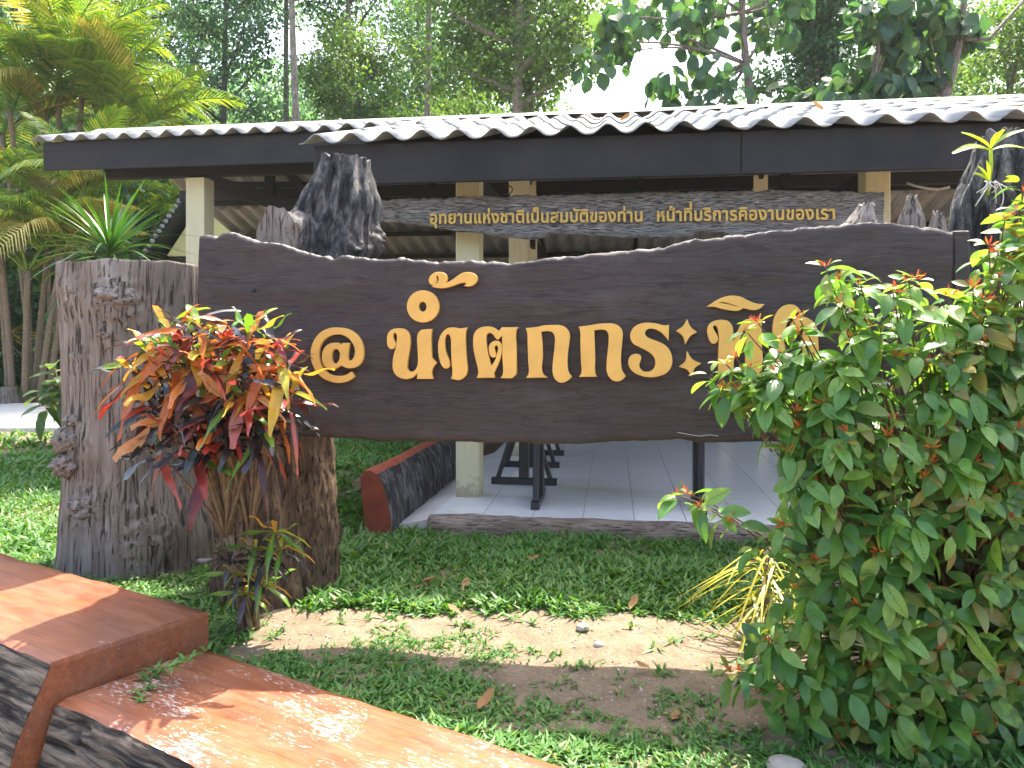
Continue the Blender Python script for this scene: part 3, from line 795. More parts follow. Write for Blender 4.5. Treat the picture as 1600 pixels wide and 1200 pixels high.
# raised letters, outlined point by point (third value 1 = corner)
LET = [
 (480, 500, 10.909, [[(785,885,1),(835,965,1),(720,1035),(580,1060),(430,1035),(260,940),(150,780),(105,590),(135,410),(240,245),(390,155),(560,135),(740,170),(890,280),(970,430),(985,580),(950,720),(870,790),(740,812),(610,765,1),(540,810),(450,838),(370,810),(310,720),(297,610),(330,490),(410,415),(510,392),(580,405),(628,440,1),(640,398,1),(752,395,1),(735,520),(725,640),(745,695),(800,680),(845,600),(850,480),(800,370),(700,275),(550,240),(400,280),(280,390),(232,560),(255,720),(340,862),(440,935),(570,955),(690,940)],
   [(535,487),(590,530),(600,610),(570,710),(500,748),(455,690),(447,600),(480,510)]]),
 (600, 500, 10.909, [[(225,405),(190,480),(150,488),(105,450),(88,350),(95,260),(140,190),(210,155),(300,148),(390,172),(450,240),(468,330),(465,450),(440,600),(418,750),(425,840),(480,885),(540,870),(590,810),(610,720),(605,500),(598,330),(610,240),(660,180),(740,165),(838,160,1),(828,200),(825,400),(835,640,1),(915,725,1),(850,820),(835,920),(860,992,1),(595,992,1),(606,868,1),(540,950),(450,990),(340,985),(240,930),(190,840),(183,740),(200,600),(235,480),(255,330),(250,250),(210,212),(180,260),(190,340)],
   [(830,735,1),(852,765,1),(832,797,1)]]),
 (630, 415, 10.909, [[(362+265*math.cos(i*math.pi/8), 700+265*math.sin(i*math.pi/8)) for i in range(16)], [(357+72*math.cos(i*math.pi/6), 705+90*math.sin(i*math.pi/6)) for i in range(12)]]),
 (630, 415, 10.909, [[(520,360,1),(600,380),(730,382),(860,350),(1000,300),(1070,296),(1100,312),(1070,348,1),(1150,355),(1240,310),(1278,240),(1250,170),(1180,135),(1080,130),(980,170),(860,255),(780,298),(725,303,1),(755,270),(765,210),(730,150),(620,125),(530,155),(475,220),(470,280),(505,325),(550,332),(585,290),(592,235),(582,190),(605,178),(632,215),(625,275),(585,325)]]),
 (700, 500, 10.909, [[(340,135,1),(320,200),(320,500),(330,650),(335,910),(290,970),(220,1010),(150,1005),(80,985,1),(100,940),(88,700),(80,400),(75,310),(50,255),(15,235),(-25,290),(-35,400),(-25,520),(10,620),(45,720),(40,790),(-10,818),(-60,790),(-110,690),(-138,500),(-125,340),(-70,220),(10,150),(100,133),(220,150)]]),
 (700, 500, 10.909, [[(1200,130,1),(1175,170),(1175,500),(1178,915,1),(1100,982,1),(920,978,1),(950,940),(948,600),(945,245,1),(865,332,1),(830,300),(780,235),(720,215),(675,250),(665,330),(680,480),(720,680),(755,792,1),(820,690),(860,560),(870,450),(840,425),(805,460),(825,560),(830,600),(790,632),(745,600),(722,530),(725,440),(770,380),(850,360),(912,400),(930,480),(915,600),(870,740),(792,905,1),(812,970,1),(515,975,1),(540,910),(530,800),(490,640),(460,480),(455,350),(475,230),(540,155),(640,120),(740,122),(820,155),(880,205,1),(935,132,1)]]),
 (810, 500, 10.909, [[(145,145,1),(300,130),(450,100),(600,92),(740,102),(830,160),(875,250),(865,400),(840,600),(838,780),(855,880),(910,965,1),(830,1030),(740,1058),(660,1020),(605,920),(597,780),(615,600),(635,400),(635,290),(590,205),(500,185),(390,198,1),(410,350),(420,600),(425,920),(485,968,1),(155,972,1),(188,920),(185,700),(175,400),(165,200)]]),
 (900, 495, 11.43, [[(60,185,1),(250,160),(400,135),(540,125),(680,135),(780,190),(825,280),(820,430),(800,650),(797,820),(820,960),(880,1055,1),(800,1125),(710,1140),(620,1090),(560,980),(555,820),(575,600),(590,430),(585,310),(540,240),(440,225),(322,238,1),(330,450),(340,750),(342,1000),(365,1058,1),(70,1060,1),(105,1000),(100,800),(90,500),(80,230)]]),
 (960, 490, 10.909, [[(915,200,1),(912,440,1),(850,370),(770,300),(620,250),(540,275),(512,330),(530,385),(600,430),(720,475),(850,540),(930,630),(970,760),(960,880),(890,990),(770,1050),(600,1072),(430,1040),(310,970),(250,880),(242,800),(280,725),(340,695),(410,697),(448,740),(435,800),(415,860),(430,930),(490,985),(570,993),(650,960),(695,880),(690,770),(640,690),(540,620),(420,560),(320,500),(278,410),(290,310),(360,220),(470,172),(600,165),(720,180),(820,205),(870,208)]]),
 (1050, 490, 10.0, [[(228,108,1),(270,205),(370,290,1),(270,350),(203,462,1),(165,350),(70,268,1),(165,205)]]),
 (1050, 490, 10.0, [[(230,605,1),(300,710),(435,778,1),(345,840),(295,960,1),(235,870),(115,825,1),(205,745)]]),
 (1050, 490, 10.0, [[(1375,95,1),(1380,500),(1378,860),(1340,930),(1290,945),(1200,945),(1140,945,1),(1140,600),(1140,300),(1115,215,1),(1060,340),(990,560),(950,700),(940,945,1),(720,945,1),(720,600),(718,280),(690,200),(655,178),(625,205),(640,260),(690,350),(700,410),(660,460),(620,462),(585,420),(555,330),(552,230),(590,160),(660,120),(770,105),(860,125),(920,200),(935,300),(935,490,1),(970,400),(1030,250),(1090,140),(1150,98)]]),
 (1040, 450, 10.909, [[(710,318,1),(860,220),(980,165),(1110,143),(1250,160),(1400,230),(1520,275),(1650,287,1),(1563,358),(1475,374),(1360,351),(1310,338,1),(1220,385),(1120,382),(950,355),(820,318)], [(850,260,1),(960,240),(1100,275),(1270,330,1),(1190,328),(1050,290)]]),
 (1160, 460, 8.57, [[(755,225,1),(690,160),(610,143),(520,175),(440,270),(402,400),(400,600),(420,800),(490,950),(600,1020),(760,1030),(900,980),(975,860),(985,600),(960,430),(880,340),(760,310),(670,360),(620,450),(625,520),(690,540),(740,500),(760,420),(790,420),(785,600),(790,850),(740,900),(650,900),(600,860),(548,720),(548,500),(580,370),(640,280)]]),
]
def curve_mesh(name, splines, extr, bev, mat, res=5):
    cu = bpy.data.curves.new(name, 'CURVE'); cu.dimensions = '2D'; cu.fill_mode = 'BOTH'; cu.extrude = extr; cu.bevel_depth = bev; cu.bevel_resolution = 1; cu.resolution_u = res
    for pts in splines:
        sp = cu.splines.new('BEZIER'); sp.bezier_points.add(len(pts) - 1); sp.use_cyclic_u = True
        for bpnt, p in zip(sp.bezier_points, pts):
            bpnt.co = (p[0], p[1], 0); h = 'VECTOR' if len(p) > 2 and p[2] else 'AUTO'
            bpnt.handle_left_type = bpnt.handle_right_type = h
    o = bpy.data.objects.new(name, cu); COL.objects.link(o)
    bpy.context.view_layer.update()
    me = bpy.data.meshes.new_from_object(o.evaluated_get(bpy.context.evaluated_depsgraph_get()))
    bpy.data.objects.remove(o); bpy.data.curves.remove(cu)
    me.materials.clear(); me.materials.append(mat); me.name = name
    return me
for ox, oy, sc_, spl in LET:
    conv = [[(*bplane(ox + p[0] / sc_, oy + p[1] / sc_), p[2] if len(p) > 2 else 0) for p in s] for s in spl]
    mx = sum(p[0] for p in conv[0]) / len(conv[0]); mz = sum(p[1] for p in conv[0]) / len(conv[0])
    conv = [[(p[0] - mx, p[1] - mz, p[2]) for p in s] for s in conv]
    me = curve_mesh('letter', conv, .013, .0022, MAT['gold'])
    obj('letter', me, board, (mx, -.02, mz), (R(90), 0, 0))

# narrow dark plank closing the gap between board and charred post
e = empty('dark_plank', P(1502, HY, 3.78) - Vector((0, 0, CAMZ)), -BYAW); tag(e, 'narrow dark plank standing at the right end of the sign board', 'plank')
bev_box('plank', -.035, .04, 0, .06, -.05, zat(360, 3.78), MAT['board'], e, .006)

# ------------------------------------------------------------------ hanging weathered plank with gold line of text
PY0 = 6.32
def pplane(px, py): return bplane(px, py, PY0, TY)
ptop = [pplane(*p) for p in ((575, 311), (640, 310), (760, 306), (900, 303), (1000, 300), (1100, 298), (1200, 297), (1290, 297), (1380, 300))]
pbot = [pplane(*p) for p in ((575, 345), (620, 348), (680, 355), (720, 362), (770, 368), (830, 374), (850, 373), (858, 367), (890, 366), (960, 370), (1030, 373), (1080, 370), (1095, 362), (1130, 362), (1145, 370), (1230, 376), (1300, 372), (1380, 358))]
V, F = slab_vf(pplane(577, 330)[0], pplane(1381, 330)[0], lambda s: interp(pbot, s), lambda s: interp(ptop, s), .055, 300, 22, 8.0, .016, .014, .02)
plank = empty('hanging_sign', (0, PY0, 0), -YAW); tag(plank, 'grey weathered plank with a line of small gold Thai letters hanging under the eave', 'sign')
obj('panel', mesh('hanging_panel', V, F, MAT['plank']), plank)
for px, py in ((795, 306), (1230, 297)):
    s, z = pplane(px, py)
    pts = [(s + .004, .02, z - .03), (s + .004, .02, z + .02)] + [(s + .028 * math.cos(a), .02, z + .055 + .03 * math.sin(a)) for a in [R(q) for q in (-70, -30, 10, 50, 90, 130, 170, 200)]] + [(s - .02, .02, z + .16)]
    tube('hook', pts, .005, MAT['iron'], plank, 6)
txt = 'อุ ท ย า น แ ห่ ง ช า ติ เ ป็ น ส ม บั ติ ข อ ง ท่ า น _ ห น้ า ที่ บ ริ ก า ร คื อ ง า น ข อ ง เ ร า'.split(' ')
def text_geo(body):
    cu = bpy.data.curves.new('t', 'FONT'); cu.body = body; cu.size = 1; cu.extrude = .035; cu.offset = .026; cu.resolution_u = 3
    o = bpy.data.objects.new('t', cu); COL.objects.link(o); bpy.context.view_layer.update()
    me = bpy.data.meshes.new_from_object(o.evaluated_get(bpy.context.evaluated_depsgraph_get()))
    bpy.data.objects.remove(o); bpy.data.curves.remove(cu)
    return me
def xmax(me): return max((v.co.x for v in me.vertices), default=0)
K0 = xmax(text_geo('ก')); ADV = {}
def adv(ch):
    if ch not in ADV: ADV[ch] = xmax(text_geo(ch + 'ก')) - K0
    return ADV[ch]
lay, pen = [], 0.0
for cl in txt:
    if cl == '_': pen += .75; continue
    lay.append((cl, pen)); pen += adv(cl[0]) + .03
sL, zL = pplane(672, 350); sR, zR = pplane(1303, 343)
k = (sR - sL) / (pen - .1)
for cl, x in lay:
    geo = []
    body = cl if len(cl) < 3 else cl[:2]
    me = text_geo(body)
    if len(cl) == 3:                                     # second mark stacked above the first
        m2 = text_geo(cl[2]); dx = adv(cl[0]); n0 = len(me.vertices)
        bm = bmesh.new(); bm.from_mesh(m2)
        for v in bm.verts: v.co.x += dx; v.co.y += .20
        bm.to_mesh(m2); bm.free()
        bm = bmesh.new(); bm.from_mesh(me); bm.from_mesh(m2); bm.to_mesh(me); bm.free()
    me.materials.clear(); me.materials.append(MAT['goldsmall'])
    f = x / pen; 
    o = obj('letter', me, plank, (sL + x * k, -.022, zL + (zR - zL) * f), (R(90), 0, 0)); o.scale = (k, k * 1.12, k)

# ------------------------------------------------------------------ varnished half logs in the foreground
SANG = math.atan2(SD[1], SD[0])
def half_log(name, label, x0, x1, prof_bark, wb, ztop, seed, shear0, shear1, base, topmat='slab'):
    """local x along the log, y across towards the back; prof_bark: (y, z) from the top edge downwards"""
    e = empty(name, (*base, 0), SANG); tag(e, label, 'log')
    nx_ = 120
    def xat(f, y, z):
        a = x0 + shear0 * (y / wb); b = x1 + shear1 * (y / wb)
        return a + (b - a) * f
    V, F = [], []; m = 14
    front = []
    for i in range(nx_ + 1):
        f = i / nx_; xm = x0 + (x1 - x0) * f
        y0 = .012 * fbm(xm * 5, seed, 0, 3) + .018 * fbm(xm * 1.3, seed, 5, 2); y1 = wb + .02 * fbm(xm * 2.2, seed, 9, 3)
        front.append(y0)
        for j in range(m + 1):
            y = y0 + (y1 - y0) * j / m
            ez = -.012 if j in (0, m) else 0
            dent = -.004 if i in (0, nx_) else 0
            V.append((xat(f, y, 0), y, ztop + ez + dent + .005 * fbm(xm * 2, y * 5, seed, 3)))
        V.append((xat(f, y1, 0), y1 + .005, ztop - .55))
    w_ = m + 2
    for i in range(nx_):
        for j in range(m + 1):
            a = i * w_ + j; F.append((a, a + w_, a + w_ + 1, a + 1))
    obj('cut_top', mesh(name + '_top', V, F, MAT[topmat]), e)
    # bark
    V, F = [], []; nb = 26; nl = 220
    pts = prof_bark
    def prof(q):
        t = q * (len(pts) - 1); i = min(int(t), len(pts) - 2); f = t - i
        return pts[i][0] * (1 - f) + pts[i + 1][0] * f, pts[i][1] * (1 - f) + pts[i + 1][1] * f
    for i in range(nl + 1):
        f = i / nl; xm = x0 + (x1 - x0) * f
        y0 = float(np.interp(f * nx_, range(nx_ + 1), front))
        for j in range(nb + 1):
            q = j / nb; y, z = prof(q)
            d = 0 if j == 0 else .035 * fbm(xm * 3.0 + .6 * fbm(xm * 4, z * 8, seed, 2), z * 26, seed, 4) * min(1, q * 8) * min(1, .15 + 14 * min(f, 1 - f))
            V.append((xat(f, y, z), y0 + y - d, ztop - .012 + z))
    w_ = nb + 1
    for i in range(nl):
        for j in range(nb):
            a = i * w_ + j; F.append((a, a + 1, a + w_ + 1, a + w_))
    obj('bark', mesh(name + '_bark', V, F, MAT['bark']), e)
    # sawn ends
    for f in (0, 1):
        V, F = [], []; N = 30
        y0 = front[-1] if f else front[0]
        for j in range(N + 1):
            q = j / N; y, z = prof(q)
            zq = ztop - .012 + z + (.008 if j == 0 else 0); bulge = (.004 if f else -.004) if j else 0
            V.append((xat(f, y, z) + bulge, y0 + y, zq)); V.append((xat(f, wb, z) + bulge, wb, zq))
        for j in range(N):
            F.append((2 * j, 2 * j + 1, 2 * j + 3, 2 * j + 2))
        obj('sawn_end', mesh(name + '_end', V, F, MAT['slab'], False), e)
    return e
half_log('half_log_bench', 'red-brown varnished half log with bark front at the far left, the higher of the pair', -4.2, 0.0,
         [(0, 0), (-.03, -.06), (-.075, -.15), (-.13, -.27), (-.17, -.42), (-.19, -.60)], .69, .20, 1.0, 0, .05, SA)
half_log('half_log_bench', 'lower red-brown varnished half log with worn pale patches in the foreground', .012, 3.4,
         [(0.0, 0), (-.02, -.06), (-.045, -.15), (-.08, -.28), (-.10, -.42), (-.10, -.5)], .64, .05, 4.0, .05, 0, SA + SD * 0.02, 'slabw')

# red-ended half log on edge beside the floor
hb = empty('half_log_kerb', (-1.02, 5.80, 0), -math.atan(.15)); tag(hb, 'dark half log on edge with red painted end beside the tiled floor', 'log')
NL, L = 60, 2.9
prof = [(0.0, -.25), (.05, .02), (.02, .30), (-.02, .44), (-.10, .47), (-.175, .46)]
V, F, idx = [], [], []
pro = [(.10, -.2), (.115, 0), (.11, .12), (.085, .25), (.05, .36), (.0, .44), (-.05, .465), (-.10, .46), (-.13, .42), (-.11, .2), (-.06, -.2)]
m = len(pro)
for i in range(NL + 1):
    y = L * i / NL
    for j, (x, z) in enumerate(pro):
        d = .022 * fbm(y * 2.5, z * 7, 3.1, 4) if i else 0
        V.append((x + d, y + (.02 * fbm(z * 4, x * 9, 1, 3) if i == 0 else 0), z * (1 - .06 * i / NL) + (.015 * fbm(y * 2, x * 8, 8, 3) if z > 0 else 0)))
for i in range(NL):
    for j in range(m - 1):
        a = i * m + j; F.append((a, a + m, a + m + 1, a + 1))
obj('bark', mesh('kerb_bark', V, [f for q, f in enumerate(F) if (q % (m - 1)) < 5], MAT['char']), hb)
obj('painted_top', mesh('kerb_top', V, [f for q, f in enumerate(F) if (q % (m - 1)) >= 5], MAT['redcut']), hb)
ends = [V[j] for j in range(m)]; cxm = sum(p[0] for p in ends) / m; czm = sum(p[2] for p in ends) / m
ends.append((cxm, -.008, czm))
obj('painted_end', mesh('kerb_end', ends, [(j, (j + 1) % m, m) for j in range(m)], MAT['redcut'], False), hb)

# grey log edging in front of the floor (same heading as the pavilion)
eg = empty('log_edging', (0, 6.0, 0), -YAW); tag(eg, 'weathered grey-brown log edging along the front of the tiled floor', 'log')
V, F = [], []; NL, m = 200, 16
for i in range(NL + 1):
    x = fx0 + (4.6 - fx0) * i / NL
    hgt = .22 + .03 * fbm(x * 1.2, 0, 2, 2); 
    for j in range(m):
        a = 2 * math.pi * j / m; ca, sa = math.cos(a), math.sin(a)
        rr = 1 / (abs(ca) ** 4 + abs(sa) ** 4) ** .25
        d = 1 + .10 * fbm(x * 1.7 + .5 * sa, sa * 3, ca * 3, 4) + .09 * fbm(x * 2.4, sa * 11 + .7 * fbm(x * 2, 0, 0, 2), ca * 9, 3)
        V.append((x, -.13 + ca * rr * .09 * d, -.012 + sa * rr * hgt * .5 * d))
for i in range(NL):
    for j in range(m):
        j2 = (j + 1) % m; F.append((i * m + j, i * m + j2, (i + 1) * m + j2, (i + 1) * m + j))
F += [tuple(reversed(range(m))), tuple(range(NL * m, NL * m + m))]
obj('log', mesh('edging_log', V, F, MAT['edging']), eg)

# log end by the path at the far left
lp = G(6, 632); e = empty('short_log', lp); tag(e, 'short cut log lying at the path edge, far left', 'log')
V, F, _ = stump_vf([Vector((0, 0, -.05)), Vector((0, 0, .2)), Vector((0, 0, .36))], [.3, .27, .26], 40, 20, .06, 2, .1, (), 2.2, .01)
obj('trunk', mesh('short_log', V, F, MAT['stump']), e)

# ------------------------------------------------------------------ lawn
def inside_slab(x, y):
    d = (x - SA[0]) * SN[0] + (y - SA[1]) * SN[1]; a = (x - SA[0]) * SD[0] + (y - SA[1]) * SD[1]
    return ((a < .06) & (d > -.70)) | ((a >= .06) & (d > -.64))
def pav_local(x, y):
    c, s = math.cos(YAW), math.sin(YAW); return x * c - (y - 6) * s, x * s + (y - 6) * c
_perm = RNG.random((64, 64))
def vnoise(x, y, f):
    x = np.asarray(x) * f; y = np.asarray(y) * f
    xi = np.floor(x).astype(int); yi = np.floor(y).astype(int); u = x - xi; v = y - yi
    u = u * u * (3 - 2 * u); v = v * v * (3 - 2 * v)
    g = lambda a, b: _perm[a % 64, b % 64]
    return (g(xi, yi) * (1 - u) + g(xi + 1, yi) * u) * (1 - v) + (g(xi, yi + 1) * (1 - u) + g(xi + 1, yi + 1) * u) * v
def dirt(x, y):
    """bare sandy strip running across the lawn"""
    c = 3.79 - .17 * (x + .3); w = .46 + .12 * np.clip(x, -1, 1.5) 
    e = np.abs(y - c) / w + (vnoise(x, y, 3.1) - .5) * .75 + (vnoise(x, y, 9) - .5) * .45
    m = 1 - sst(e, .75, 1.25)
    m *= sst(x, -1.75, -1.25)
    return m
def lawn_mask(x, y):
    lx, ly = pav_local(x, y)
    ok = ~inside_slab(x, y)
    ok &= ~((lx > fx0 - .42) & (ly > -.27))
    lk = -1.02 + .15 * (y - 5.85)
    ok &= ~((np.abs(x - lk) < .16) & (y > 5.7))
    ok &= ((x - sc.x) ** 2 + (y - sc.y) ** 2) > .5 ** 2
    ok &= ((x + 1.44) ** 2 + (y - 4.8) ** 2) > .36 ** 2
    ok &= ~((y > G(0, 675).y) & (y < G(0, 630).y) & (x < G(118, 672).x))
    dens = 1 - dirt(x, y) * .985
    dens *= .45 + .65 * sst(vnoise(x + 7, y, 2.3) + .5 * vnoise(x, y, 7), .30, .75)
    # bare soil right under the board and around the shrub
    dens *= 1 - .75 * np.exp(-(((x - 1.5) / .55) ** 2 + ((y - 3.3) / .7) ** 2))
    dens *= 1 - .6 * np.exp(-(((x + 1.0) / .5) ** 2 + ((y - 5.75) / .25) ** 2))
    return ok, dens
def scatter(n, x0, x1, y0, y1):
    x = RNG.uniform(x0, x1, n); y = RNG.uniform(y0, y1, n)
    vis = np.abs(x) < y * .72 + .5
    ok, d = lawn_mask(x, y)
    kp = ok & vis & (RNG.random(n) < d)
    return x[kp], y[kp]
def blades(x, y, l0, l1, lean0, lean1, wid):
    n = len(x); z = gz(x, y)
    a = RNG.uniform(0, 2 * np.pi, n); ln = RNG.uniform(lean0, lean1, n)
    ax = np.stack([np.cos(a) * np.sin(ln), np.sin(a) * np.sin(ln), np.cos(ln)], 1)
    nr = np.stack([-np.cos(a) * np.cos(ln), -np.sin(a) * np.cos(ln), np.sin(ln)], 1) + RNG.normal(0, .35, (n, 3))
    L_ = RNG.uniform(l0, l1, n) * (.6 + .85 * vnoise(x + 3, y, 1.9))
    return frames(np.stack([x, y, z - .004], 1), ax, nr, L_, L_ * RNG.uniform(.8, 1.3, n) * wid)
def tufts(x, y, per, spread, *args):
    xx = np.repeat(x, per) + RNG.normal(0, spread, len(x) * per); yy = np.repeat(y, per) + RNG.normal(0, spread, len(x) * per)
    ok = ~inside_slab(xx, yy) | (RNG.random(len(xx)) < .03)
    lx, ly = pav_local(xx, yy); ok &= ~((lx > fx0 - .3) & (ly > -.24))
    return blades(xx[ok], yy[ok], *args)
Mg = []
x, y = scatter(13000, -2.6, 2.6, 2.2, 4.4); Mg.append(tufts(x, y, 7, .014, .04, .085, .5, 1.35, 1.15))
x, y = scatter(12000, -3.2, 3.2, 4.2, 6.2); Mg.append(tufts(x, y, 6, .018, .05, .10, .4, 1.3, 1.15))
x, y = scatter(12000, -6.2, -1.0, 4.4, 10); Mg.append(tufts(x, y, 5, .025, .05, .11, .3, 1.2, 1.2))
x, y = scatter(14000, -18, -2.0, 8, 23); Mg.append(tufts(x, y, 3, .04, .07, .15, .3, 1.2, 1.5))
Mstraw = []
x, y = scatter(2600, -3, 3, 2.3, 6.2); Mstraw.append(blades(x, y, .04, .12, 1.1, 1.5, .5))
x = RNG.uniform(-1.6, 1.9, 900); y = RNG.uniform(3.0, 4.3, 900); Mstraw.append(blades(x, y, .02, .07, 1.35, 1.55, .6))
x, y = scatter(1500, -3, 3, 2.3, 6.2); Mweed = tufts(x, y, 4, .02, .03, .06, .7, 1.4, 2.6)
# sunlit tufts on the bare strip
tx, ty = [], []
for px, py, n, r in ((655, 1000, 34, .12), (700, 998, 46, .12), (590, 1005, 26, .10), (790, 1012, 26, .09), (745, 1028, 24, .06), (905, 1034, 8, .04), (870, 1058, 9, .04), (610, 962, 4, .02), (560, 1012, 14, .08), (752, 968, 4, .03), (1045, 1050, 3, .02)):
    g = G(px, py); tx += list(RNG.normal(g.x, r, n)); ty += list(RNG.normal(g.y, r * .6, n))
Mg.append(tufts(np.array(tx), np.array(ty), 5, .012, .04, .08, .5, 1.4, 1.1))
Mg = np.concatenate(Mg)
tag(bulk('dry_straw', *BLADE, np.concatenate(Mstraw), MAT['dry'], None, False), 'dry straw-coloured blades and litter among the grass', 'straw', kind='stuff')
tag(bulk('small_weeds', *DIAMOND, Mweed, MAT['forestb'], None, False), 'small light green broad-leaved weeds in the lawn', 'weeds', kind='stuff')
tag(bulk('lawn_grass', *BLADE, Mg, MAT['grass'], None, False), 'broad-bladed green carpet grass covering the lawn', 'grass', kind='stuff')
# creeping runner of grass over the joint of the two half logs
rp = [G(330, 1012, .06), G(285, 1035, .16), G(262, 1042, .13), G(240, 1048, .06), G(232, 1072, .055), G(212, 1100, .055)]
cr = empty('creeping_grass_runner', rp[0]); tag(cr, 'runner of grass creeping over the joint between the two half logs', 'grass')
tube('stem', [q - rp[0] for q in rp], .003, MAT['hameliay'], cr, 5)
M_ = []
for i in range(len(rp) - 1):
    for k_ in range(11):
        p_ = rp[i].lerp(rp[i + 1], random.random()); a = random.uniform(0, 6.28)
        M_.append((p_ - rp[0], (math.cos(a), math.sin(a), random.uniform(.1, .6)), (0, 0, 1), random.uniform(.05, .09)))
bulk('blade', *BLADE, frames([m_[0] for m_ in M_], [m_[1] for m_ in M_], [m_[2] for m_ in M_], [m_[3] for m_ in M_], [m_[3] * 1.3 for m_ in M_]), MAT['grass'], cr, False)['kind'] = 'stuff'
# fine clover-like cover between the stump and the upper log
x = RNG.uniform(-3.6, -1.4, 9000); y = RNG.uniform(3.6, 5.0, 9000)
d = -((x - SA[0]) * SN[0] + (y - SA[1]) * SN[1])
kp = (d > .68) & (d < 1.35) & (((x - sc.x) ** 2 + (y - sc.y) ** 2) > .47 ** 2)
x, y = x[kp], y[kp]; n = len(x); a = RNG.uniform(0, 6.28, n)
M_ = frames(np.stack([x, y, gz(x, y) + RNG.uniform(.01, .07, n) * (1.3 - d[kp] * .5)], 1), np.stack([np.cos(a), np.sin(a), RNG.uniform(-.1, .5, n)], 1), np.stack([RNG.normal(0, .3, n), RNG.normal(-.2, .3, n), np.ones(n)], 1), RNG.uniform(.015, .032, n), RNG.uniform(.02, .04, n))
tag(bulk('ground_cover', *DIAMOND, M_, MAT['forestb'], None, False), 'small-leaved green ground cover at the foot of the grey stump', 'ground cover', kind='stuff')

# fallen leaves and pebbles
dl = leaf_vf(5, .5, .5, -.35, .45, .05)
dry_me = [mesh('fallen_leaf', *leaf_vf(5, .5, f_, d_, .45, .05), MAT['dry']) for f_, d_ in ((.5, -.35), (.9, -.6), (.3, -.2))]
FALL = ((815, 879, .12, 'broad tan dry leaf in the shaded lawn below the letters'), (800, 881, .08, 'smaller dry leaf tucked against the broad tan one'), (745, 897, .085, 'dry leaf on the lawn straight below the cream post'),
        (725, 920, .095, 'ochre dry leaf nearer the bare strip below the cream post'), (660, 905, .085, 'pinkish dry leaf on the lawn right of the burnt trunk'), (643, 914, .10, 'dark dry leaf touching the pinkish one'),
        (935, 886, .075, 'small dry leaf on the lawn below the middle of the floor edging'), (985, 953, .10, 'orange dry leaf near the right end of the shaded lawn'), (662, 948, .075, 'orange dry leaf at the upper edge of the bare strip'),
        (718, 956, .085, 'curled brown leaf on the edge of the sunlit strip'), (533, 925, .085, 'dry leaf close to the foot of the burnt trunk'), (515, 845, .07, 'small tan leaf beside the red-ended half log'),
        (1062, 900, .065, 'dark dry leaf near the yellow-striped plant'), (745, 1108, .095, 'dark brown leaf on the near lawn beside the lower half log'), (1050, 1120, .075, 'tan leaf on the near lawn left of the shrub'), (1015, 1046, .07, 'pale leaf on the sunlit bare strip'))
for i, (px, py, s_, lab) in enumerate(FALL):
    g = G(px, py); o = obj('fallen_leaf', dry_me[i % 3], None, (g.x, g.y, float(gz(g.x, g.y)) + .02), (random.uniform(-.12, .12), random.uniform(-.2, .2), random.uniform(0, 6.28)))
    o.scale = (s_, s_, s_ * .8)
    tag(o, lab, 'leaf', 'fallen leaves on the lawn')
for i, (lx_, ly_, lab) in enumerate(((2.35, 1.0, 'rusty dry leaf caught in a roof trough, right of the middle'), (2.9, 2.2, 'dry leaf lying high on the roof right of the middle'), (.85, 1.15, 'dry leaf on the roof just above the middle of the front eave'), (3.6, 1.3, 'brown dry leaf on the roof near the right end'))):
    c_, s_ = math.cos(YAW), math.sin(YAW)
    o = obj('fallen_leaf', dry_me[i % 3], None, (lx_ * c_ + ly_ * s_, 6 - lx_ * s_ + ly_ * c_, roof_z(ly_) + .06), (.3, .1, i * 1.9)); o.scale = (.13, .13, .08)
    tag(o, lab, 'leaf', 'dry leaves on the roof')
OCT = ([(1, 0, 0), (-1, 0, 0), (0, 1, 0), (0, -1, 0), (0, 0, .7), (0, 0, -.7)], [(0, 2, 4), (2, 1, 4), (1, 3, 4), (3, 0, 4), (2, 0, 5), (1, 2, 5), (3, 1, 5), (0, 3, 5)])
x = RNG.uniform(-1.7, 2.0, 5200); y = RNG.uniform(2.9, 4.5, 5200); kp = (dirt(x, y) > .35) & ~inside_slab(x, y); x, y = x[kp], y[kp]; n = len(x)
sz = .0018 + .0075 * RNG.random(n) ** 4
tag(bulk('soil_grit', *OCT, frames(np.stack([x, y, gz(x, y) + .002], 1), RNG.normal(0, 1, (n, 3)) * (1, 1, .2), RNG.normal(0, .3, (n, 3)) + (0, 0, 1), sz, sz * RNG.uniform(.7, 1.4, n)), MAT['stone'], None, False), 'coarse grit and soil crumbs on the bare strip', 'grit', kind='stuff')
def pebble(loc, r, label, seed):
    bm = bmesh.new(); bmesh.ops.create_icosphere(bm, subdivisions=3, radius=1)
    for v in bm.verts:
        n_ = 1 + .16 * fbm(v.co.x * 1.3 + seed, v.co.y * 1.3, v.co.z * 1.3, 3)
        v.co = Vector((v.co.x * r * 1.25, v.co.y * r, v.co.z * r * .72)) * n_
    me = bpy.data.meshes.new('pebble'); bm.to_mesh(me); bm.free(); me.materials.append(MAT['stone'])
    for p_ in me.polygons: p_.use_smooth = True
    tag(obj('pebble', me, None, loc), label, 'stone')
g = G(910, 984); pebble((g.x, g.y, .012), .028, 'rounded beige pebble at the grass edge above the sunlit strip', 1)
g = G(1228, 1194); pebble((g.x, g.y, -.02), .06, 'pale rounded stone at the foot of the shrub', 2)
g = G(936, 1006); pebble((g.x, g.y, -.005), .022, 'tiny pebble on the sunlit bare strip', 3)

